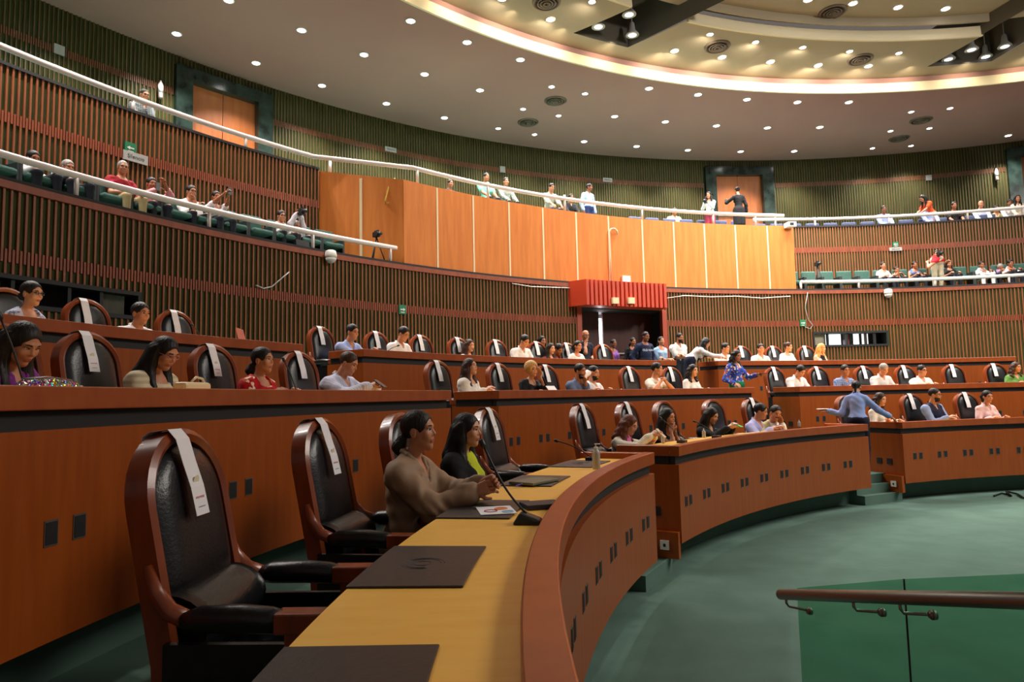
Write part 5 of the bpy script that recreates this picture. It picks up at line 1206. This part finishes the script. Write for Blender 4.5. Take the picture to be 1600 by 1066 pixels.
g = MB(); g.box((-.09, -.062, .008), (.09, .062, .0095), mat('tablet_screen', rgb(150, 160, 180), .15)); g.build('screen', o)
o = held(P9, (P9['A'][-1][1] + V3(-.08, .08, .03)), 'paper_sheets', lambda m: m.box((-.09, -.11, 0), (.09, .11, .006), M_PAPER), 'folded white papers in the left hand of the bending woman in blue', 'papers')
def camera_thing(o_loc, rot, lab):
    r = empty('video_camera', o_loc, rot); tag(r, lab, 'camera'); mt = mat('camera_black', rgb(22, 22, 25), .5)
    m = MB(); m.box((-.05, -.08, -.05), (.05, .09, .06), mt); m.build('body', r, bevel=.008); m = MB(); m.tube([(0, .09, 0), (0, .18, 0)], .036, mt, 14); m.build('lens', r); m = MB(); m.box((-.012, -.07, .06), (.012, .09, .095), mt); m.build('handle', r)
    return r
def w_of(info, l):
    c, s = math.cos(info['rot']), math.sin(info['rot']); return info['base'] + Vector((l[0] * c - l[1] * s, l[0] * s + l[1] * c, l[2]))
camera_thing(w_of(L8, hmid(L8)), L8['rot'], 'photo camera at the eye of the person in the pale cap'); camera_thing(w_of(WP, hmid(WP)), WP['rot'], 'camera held by the woman in white on the upper gallery'); camera_thing(w_of(LR, V3(0, .20, 1.08)), LR['rot'], 'large black camera at the belly of the man in red')
def tripod_cam(x, y, R, zf, lab):
    p = pickR2(x, y, R); r = camera_thing(p, azof(p) * D2R + math.pi / 2, lab); mt = mat('camera_black', rgb(22, 22, 25), .5)
    for k in range(3):
        a = k * 2.094 + .4; m = MB(); m.tube([(0, 0, -.05), (.22 * math.cos(a), .22 * math.sin(a), zf - p.z)], .014, mt, 8); m.build('leg', r)
tripod_cam(588, 367, 18.68, ZL - .04, 'video camera on a tripod in the lower gallery by the orange wall'); tripod_cam(1277, 413, 18.8, ZL - .04, 'video camera on a tripod in the lower gallery at the right')
# laptop, bags
def laptop(x, y, R, z, col, lab, turn=0, w=.30, mark=None):
    p = pickR2(x, y, R); p.z = z; rt = azof(p) * D2R + math.pi / 2 + turn
    r = empty('laptop', p, rt); tag(r, lab, 'laptop'); mt = mat('laptop_%d' % col[0], rgb(*col), .35, .3)
    m = MB(); m.box((-w / 2, -.11, 0), (w / 2, .11, .014), mt); m.build('keyboard_base', r, bevel=.004)
    m = MB(); T = Matrix.Translation((0, -.11, .014)) @ Matrix.Rotation(-.25 + math.pi / 2 * 0, 4, 'X'); m.box((-w / 2, -.006, 0), (w / 2, 0, .21), mt, Matrix.Translation((0, -.11, .014)) @ Matrix.Rotation(.25, 4, 'X')); m.build('lid', r)
    if mark:
        m = MB(); m.box((-.05, -.009, .06), (.07, -.006, .085), mat('sticker_dark', rgb(40, 26, 30), .5), Matrix.Translation((0, -.11, .014)) @ Matrix.Rotation(.25, 4, 'X') @ Matrix.Rotation(-.25, 4, 'Y')); m.box((-.05, -.009, .04), (.05, -.006, .055), mat('sticker_red', rgb(190, 60, 60), .5), Matrix.Translation((0, -.11, .014)) @ Matrix.Rotation(.25, 4, 'X') @ Matrix.Rotation(-.25, 4, 'Y')); m.build('sticker', r)
laptop(396, 529, 15.05, z3 + .02, (214, 140, 124), 'rose coloured laptop open on the back row desk', .55, .29, True)
laptop(480, 378, 18.62, ZL + .06, (26, 26, 30), 'black laptop on the ledge of the lower gallery beside the camera holder')
p = pickR2(75, 603, 12.85); p.z = z2
spk = mat('silver_sequins', rgb(190, 190, 205), .15, .9); N_ = spk.node_tree; v = N_.nodes.new('ShaderNodeTexVoronoi'); v.inputs['Scale'].default_value = 70; crp = N_.nodes.new('ShaderNodeBump'); crp.inputs['Strength'].default_value = 1.0; crp.inputs['Distance'].default_value = .01; N_.links.new(v.outputs['Distance'], crp.inputs['Height']); N_.links.new(crp.outputs[0], N_.nodes['Principled BSDF'].inputs['Normal'])
tc = N_.nodes.new('ShaderNodeTexCoord'); N_.links.new(tc.outputs['Object'], v.inputs[0]); N_.links.new(v.outputs['Color'], N_.nodes['Principled BSDF'].inputs['Base Color'])
m = MB(); T = Matrix.Rotation(0, 4, 'Z'); m.tube([(-.17, 0, .05), (-.15, 0, .05), (0, 0, .055), (.15, 0, .05), (.17, 0, .05)], [.02, .05, .056, .05, .02], spk, 16, flat=.8); r = m.build('sequin_bag', loc=p, rotz=azof(p) * D2R + math.pi / 2, world=False); tag(r, 'silver sequined bag on the second row desk before the woman in purple', 'bag')
g = MB(); g.tube([(-.15, 0, .098), (0, 0, .112), (.15, 0, .098)], .004, M_STEEL, 6); g.build('zip', r)
p = pickR2(302, 608, 12.85); p.z = z2; crm = mat('cream_leather', rgb(226, 204, 164), .4)
m = MB(); m.box((-.13, -.05, 0), (.15, .05, .105), crm); r = m.build('handbag', loc=p, rotz=azof(p) * D2R + math.pi / 2 + .1, world=False, bevel=.02); tag(r, 'cream leather handbag lying on the second row desk', 'handbag')
g = MB(); g.tube([(-.13, 0, .09), (-.10, 0, .13), (-.03, 0, .14), (.02, 0, .11)], .008, crm, 8); g.build('handle', r)
p = pickR2(1387, 648, 10.62); p.z = Zd; m = MB(); m.lathe([(.03, 0), (.042, .11), (.038, .11), (.028, .01)], mat('orange_plastic', rgb(236, 120, 40), .4), 18); r = m.build('cup', loc=p, world=False); tag(r, 'orange cup on the right front desk by the woman in cream', 'cup')
p = pickR2(868, 607, 13.0); p.z = z2; m = MB(); m.box((-.10, -.004, 0), (.10, .004, .16), M_PAPER, Matrix.Rotation(.7, 4, 'X')); r = m.build('paper_sheet', loc=p, rotz=azof(p) * D2R + math.pi / 2, world=False); tag(r, 'white paper sheet propped up beside the curly blond woman', 'paper')
# ================================================================= GALLERY SEATS
def seat_proto(name, mt):
    r = empty(name, (0, 0, -45)); 
    m = MB(); m.box((-.23, -.26, .36), (.23, -.16, .80), mt, Matrix.Translation((0, 0, 0))); o = m.build('backrest', r, bevel=.04)
    m = MB(); m.box((-.22, -.16, .36), (.22, .24, .46), mt); m.build('seat', r, bevel=.04)
    for s in (-1, 1): m = MB(); m.box((s * .255 - .025, -.24, 0), (s * .255 + .025, .16, .58), mat('seat_arm', rgb(30, 38, 38), .5)); m.build('armrest', r, bevel=.01)
    return r
SG, SB = seat_proto('theatre_seat', M_SEATG), seat_proto('theatre_seat', M_SEATB)
occ = {'g': [], 'b': []}
def seats(proto, R, a0, a1, z, step, lab, grp):
    k_ = 0; a = a0; first = not proto.get('used', 0)
    while a >= a1:
        r = proto if not proto.get('used', 0) else copy_tree(proto)
        if not r.get('used', 0): proto['used'] = 1
        r.location = pol(R, a, z); r.rotation_euler = (0, 0, (a + 90) * D2R); k_ += 1; tag(r, lab % ordinal(k_), 'theatre seat', grp); a -= step
        if 'used' in r and r is not proto: del r['used']
st = math.degrees(.56 / 19.3)
seats(SG, 19.25, 158, 137.6, ZL - .04, st, 'green folding seat, %s from the left in the left part of the lower gallery', 'green seats of the lower gallery, left side')
seats(SG, 19.25, 95.2, 74, ZL - .04, st, 'green folding seat, %s from the left in the right part of the lower gallery', 'green seats of the lower gallery, right side')
seats(SB, 20.95, 95.5, 74, ZO - .02, st, 'blue grey seat, %s from the left in the right part of the upper gallery', 'blue grey seats of the upper gallery, right side')
seats(SB, 20.6, 108.0, 98, ZO - .02, st, 'blue grey seat, %s from the left behind the orange panels of the upper gallery', 'blue grey seats behind the orange panels')
for o in (SG, SB):
    if 'used' in o: del o['used']
# ================================================================= WALL FITTINGS
def plate(x, y, R, w, h, mt, name, lab, cat, words=None, size=None, tmat=None, d=.03, arrow=0, group=None):
    p = pickR2(x, y, R); T = Matrix.Translation(p) @ Matrix.Rotation(azof(p) * D2R, 4, 'Z'); m = MB(); m.box((-d, -w / 2, -h / 2), (0, w / 2, h / 2), mt, T)
    r = m.build(name, loc=p); tag(r, lab, cat, group)
    if words:
        c = bpy.data.curves.new('lettering', 'FONT'); c.body = words; c.size = size; c.align_x = 'CENTER'; c.align_y = 'CENTER'; c.extrude = .001; c.materials.append(tmat); o = text_mesh(c); o.name = 'lettering'; o.parent = r
        o.location = Vector((-(d + .003) * math.cos(azof(p) * D2R), -(d + .003) * math.sin(azof(p) * D2R), 0)); o.rotation_euler = (math.pi / 2, 0, azof(p) * D2R - math.pi / 2)
    if arrow:
        g = MB(); s = arrow; e = -d - .004
        def tri(P): g.add([T @ Vector((e, a * s, b)) for a, b in P], [tuple(range(len(P)))], M_WHITE)
        tri([(.06, -.012), (-.02, -.012), (-.02, .012), (.06, .012)][::-1]); tri([(-.015, -.035), (-.07, 0), (-.015, .035)][::-1]); tri([(-.05, -.07), (.05, -.07), (.05, -.055), (-.05, -.055)][::-1])
        o = g.build('arrow', loc=r.location); o.parent = r; o.location = (0, 0, 0)
    return r
M_INK = mat('sign_ink', rgb(70, 70, 72), .6)
plate(203, 232, RU, .20, .20, M_GREEN, 'exit_sign', 'green exit sign with white arrow on the middle wall at the left', 'sign', arrow=-1)
plate(211, 247, RU - .01, .44, .17, M_GREY, 'wall_plate', 'grey plate reading Silencio under the left exit sign', 'sign', 'Silencio', .10, M_INK)
plate(628, 484, RL, .18, .20, M_GREEN, 'exit_sign', 'green exit sign with white arrow on the lower wall below the orange panels', 'sign', arrow=1)
plate(1254, 505, RL, .18, .19, M_GREEN, 'exit_sign', 'green exit sign left of the right booth window', 'sign', arrow=1)
plate(1399, 382, RU, .17, .15, M_GREEN, 'exit_sign', 'small green exit sign on the middle wall at the right', 'sign', arrow=-1)
plate(1399, 389.5, RU - .01, .38, .11, M_GREY, 'wall_plate', 'grey plate reading Silencio under the right exit sign', 'sign', 'Silencio', .08, M_INK)
plate(610, 234, RW_, .40, .15, M_GREY, 'wall_plate', 'grey plate on the upper wall above the left bend of the railing', 'sign', 'Silencio', .09, M_INK)
plate(949, 281.5, RW_, .38, .15, M_GREY, 'wall_plate', 'grey plate on the upper wall left of the right marble portal', 'sign', 'Silencio', .09, M_INK)
plate(1451, 278, RW_, .20, .20, M_GREY, 'speaker_grille', 'small square grey grille on the upper wall at the right', 'grille'); plate(92, 78, RW_, .22, .22, M_GREY, 'speaker_grille', 'small square grey grille on the dark upper wall at the left', 'grille'); plate(785, 265, RW_, .2, .22, M_GREY, 'speaker_grille', 'small square grey grille on the upper wall above the mint tee', 'grille')
for x, y, l in ((251, 138, 'slim pale fire extinguisher left of the left marble portal'), (1557, 271, 'slim pale fire extinguisher at the right end of the upper wall')):
    p = pickR2(x, y, RW_ - .1); m = MB(); m.lathe([(.05, -.26), (.06, -.24), (.06, .1), (.03, .16), (.02, .2)], mat('extinguisher_grey', rgb(190, 170, 168), .3), 14); r = m.build('fire_extinguisher', loc=p, world=False); tag(r, l, 'fire extinguisher'); g = MB(); g.lathe([(.062, -.12), (.062, .08)], M_WHITE, 14); g.build('label_band', r); g = MB(); g.box((-.02, -.03, .2), (.02, .06, .24), M_BLACK); g.build('valve', r)
for x, y, l in ((517, 402, 'white dome camera hanging at the lower gallery edge, left'), (1388, 459, 'white dome camera hanging at the lower gallery edge, right')):
    p = pickR2(x, y, RL - .1); m = MB(); m.lathe([(.06, .14), (.10, .12), (.115, .04), (.11, -.02)], M_WHITE, 20); r = m.build('dome_camera', loc=p, world=False); tag(r, l, 'security camera'); g = MB(); g.lathe([(.108, -.02), (.095, -.07), (.06, -.11), (.01, -.125)], mat('dome_grey', rgb(200, 200, 205), .1), 20); g.build('dome', r); g = MB(); T = Matrix.Rotation(azof(p) * D2R, 4, 'Z'); g.box((-.02, -.02, .10), (.10, .02, .14), M_WHITE, T); g.build('bracket', r)
p = pickR2(1235, 352, RO - .15); m = MB(); T = Matrix.Rotation(azof(p) * D2R, 4, 'Z'); m.box((-.12, -.12, -.06), (.15, .12, .08), M_WHITE, T); r = m.build('camera_housing', loc=p, world=False); tag(r, 'white camera housing at the right top corner of the orange panels', 'security camera'); g = MB(); g.box((-.125, -.04, -.03), (-.12, .08, .05), M_BLACK, T); g.build('camera_window', r)
plate(977, 439, RO - .02, .24, .26, M_WHITE, 'junction_box', 'white junction box on the orange wall above the red canopy', 'box', d=.08)
# hooked conduit on the orange wall, cables
def cable(name, pts, r, mt, lab, cat='cable', extra=None):
    m = MB(); m.tube(pts, r, mt, 8); o = m.build(name, loc=Vector(pts[0])); tag(o, lab, cat); return o
Q = lambda pts, R: [pickR2(x, y, R) for x, y in pts]
cable('hooked_pipe', Q([(955, 440), (953.5, 400), (952, 362), (955, 357.5), (960, 357), (964, 361), (965, 367)], RO - .06), .022, mat('pale_pipe', rgb(206, 190, 160), .4), 'pale hooked pipe running up the orange wall above the canopy', 'pipe')
YC = mat('yellow_cable', rgb(214, 180, 70), .5)
cable('yellow_cable', Q([(617, 279), (608, 290), (602, 312), (603, 319), (612, 314), (622, 306)], RO + .30), .018, YC, 'yellow cable looping over the corner of the orange wall')
cable('white_cable', Q([(622, 309), (619, 350), (614, 385), (616, 408)], RO + .30), .012, M_WHITE, 'white cable dropping down the corner of the orange wall')
cable('grey_cable', Q([(1262, 457), (1258, 480), (1263, 500), (1270, 508), (1266, 514), (1258, 511)], RL - .04), .010, M_GREY, 'grey cable hanging down the lower wall from the right gallery')
cable('grey_cable', Q([(400, 446), (412, 451), (425, 448), (440, 435), (452, 425)], RL - .04), .012, M_GREY, 'thin grey cable sagging across the slats left of the dome camera')
cable('white_cable', Q([(800, 443), (830, 448), (860, 449), (890, 450)], RL - .05), .012, M_WHITE, 'white cable sagging along the wall left of the red canopy')
cable('white_cable', Q([(1042, 466), (1070, 462), (1110, 464), (1150, 463), (1190, 466), (1235, 463)], RL - .05), .012, M_WHITE, 'white cable sagging along the wall right of the red canopy')
cable('black_cable', [pickZ(x, y, .02) for x, y in ((1553, 775), (1565, 771), (1580, 775), (1572, 768), (1590, 772), (1599, 778), (1610, 780))], .014, M_BLACK, 'tangled black cable on the carpet at the right edge')
# ================================================================= GLASS BALUSTRADE WITH STEEL HANDRAIL
gp = mat('green_glass', rgb(150, 205, 176), .03); b = gp.node_tree.nodes['Principled BSDF']; b.inputs['Transmission Weight'].default_value = 1.0; b.inputs['IOR'].default_value = 1.12
def at(x, y, d): v = ray(x, y); return CAM + v * (d / v.y)
A_, B_ = at(1220, 929, 3.35), at(1605, 939, 1.95)
rd = (B_ - A_).normalized(); ext = B_ + rd * .8
root = empty('glass_balustrade', (A_.x, A_.y, 0)); tag(root, 'green glass balustrade with a brushed steel handrail at the lower right', 'balustrade')
def gpart(m, n, parent=root): o = m.build(n, loc=root.location); o.parent = parent; o.location = (0, 0, 0); return o
m = MB(); m.tube([A_ - rd * .012, A_, ext], [.018, .0245, .0245], M_STEEL, 20); gpart(m, 'handrail')
hd = Vector((rd.x, rd.y, 0)).normalized(); nn = Vector((-hd.y, hd.x, 0)); 
if nn.dot(CAM - A_) > 0: nn = -nn
off = nn * .085
GA = A_ + off
def onplane(x, y):
    v = ray(x, y); t = (GA - CAM).dot(nn) / v.dot(nn); return CAM + v * t
for (x0, y0, x1, y1) in ((1245, 919, 1411, 905), (1414, 905, 1640, 895)):
    a, c = onplane(x0, y0), onplane(x1, y1); th = nn * .012
    V = [Vector((a.x, a.y, .0)), Vector((c.x, c.y, .0)), c, a]; V = V + [p + th for p in V]
    m = MB(); m.add(V, [(0, 1, 2, 3), (7, 6, 5, 4), (0, 4, 5, 1), (1, 5, 6, 2), (2, 6, 7, 3), (3, 7, 4, 0)], gp); gpart(m, 'glass_panel')
c = onplane(1412.5, 905); m = MB(); V = [Vector((c.x, c.y, 0)), c]; m.tube(V, .004, M_BLACK, 6); gpart(m, 'joint_seal')
for bx, by, rx in ((1268, 955, 1246), (1382, 957, 1356), (1462, 961, 1436)):
    w = onplane(bx, by) - nn * .004; t = ray(rx, by - 20); tt = ((w - CAM).length) / t.length
    # where the stem meets the rail
    k = (w - A_).dot(rd) - .05; top = A_ + rd * max(.03, k); m = MB(); lowp = top + Vector((0, 0, -.055)) + nn * .012
    m.tube([top + Vector((0, 0, -.02)), top + Vector((0, 0, -.04)), lowp, lowp.lerp(w, .5), w], .006, M_STEEL, 10); o = gpart(m, 'bracket')
    m = MB(); m.tube([w + nn * .002, w - nn * .012], .017, M_STEEL, 18); m.tube([w - nn * .012, w - nn * .018], .013, M_STEEL, 18); gpart(m, 'disc', o)

# arched pale lettering on the navy sweatshirt (part of the garment)
_g = [c for c in P41['root'].children if c.name.startswith('upper_garment')][0]
c = bpy.data.curves.new('lettering', 'FONT'); c.body = 'OLD NAVY'; c.size = .075; c.align_x = 'CENTER'; c.align_y = 'CENTER'; c.extrude = .001; c.materials.append(mat('pale_print', rgb(190, 195, 205), .7)); o = text_mesh(c); o.name = 'lettering'; o.parent = _g
_t = P41['Nb']; o.location = (0, .168, _t[2] - .17); o.rotation_euler = (math.radians(80), 0, math.pi)
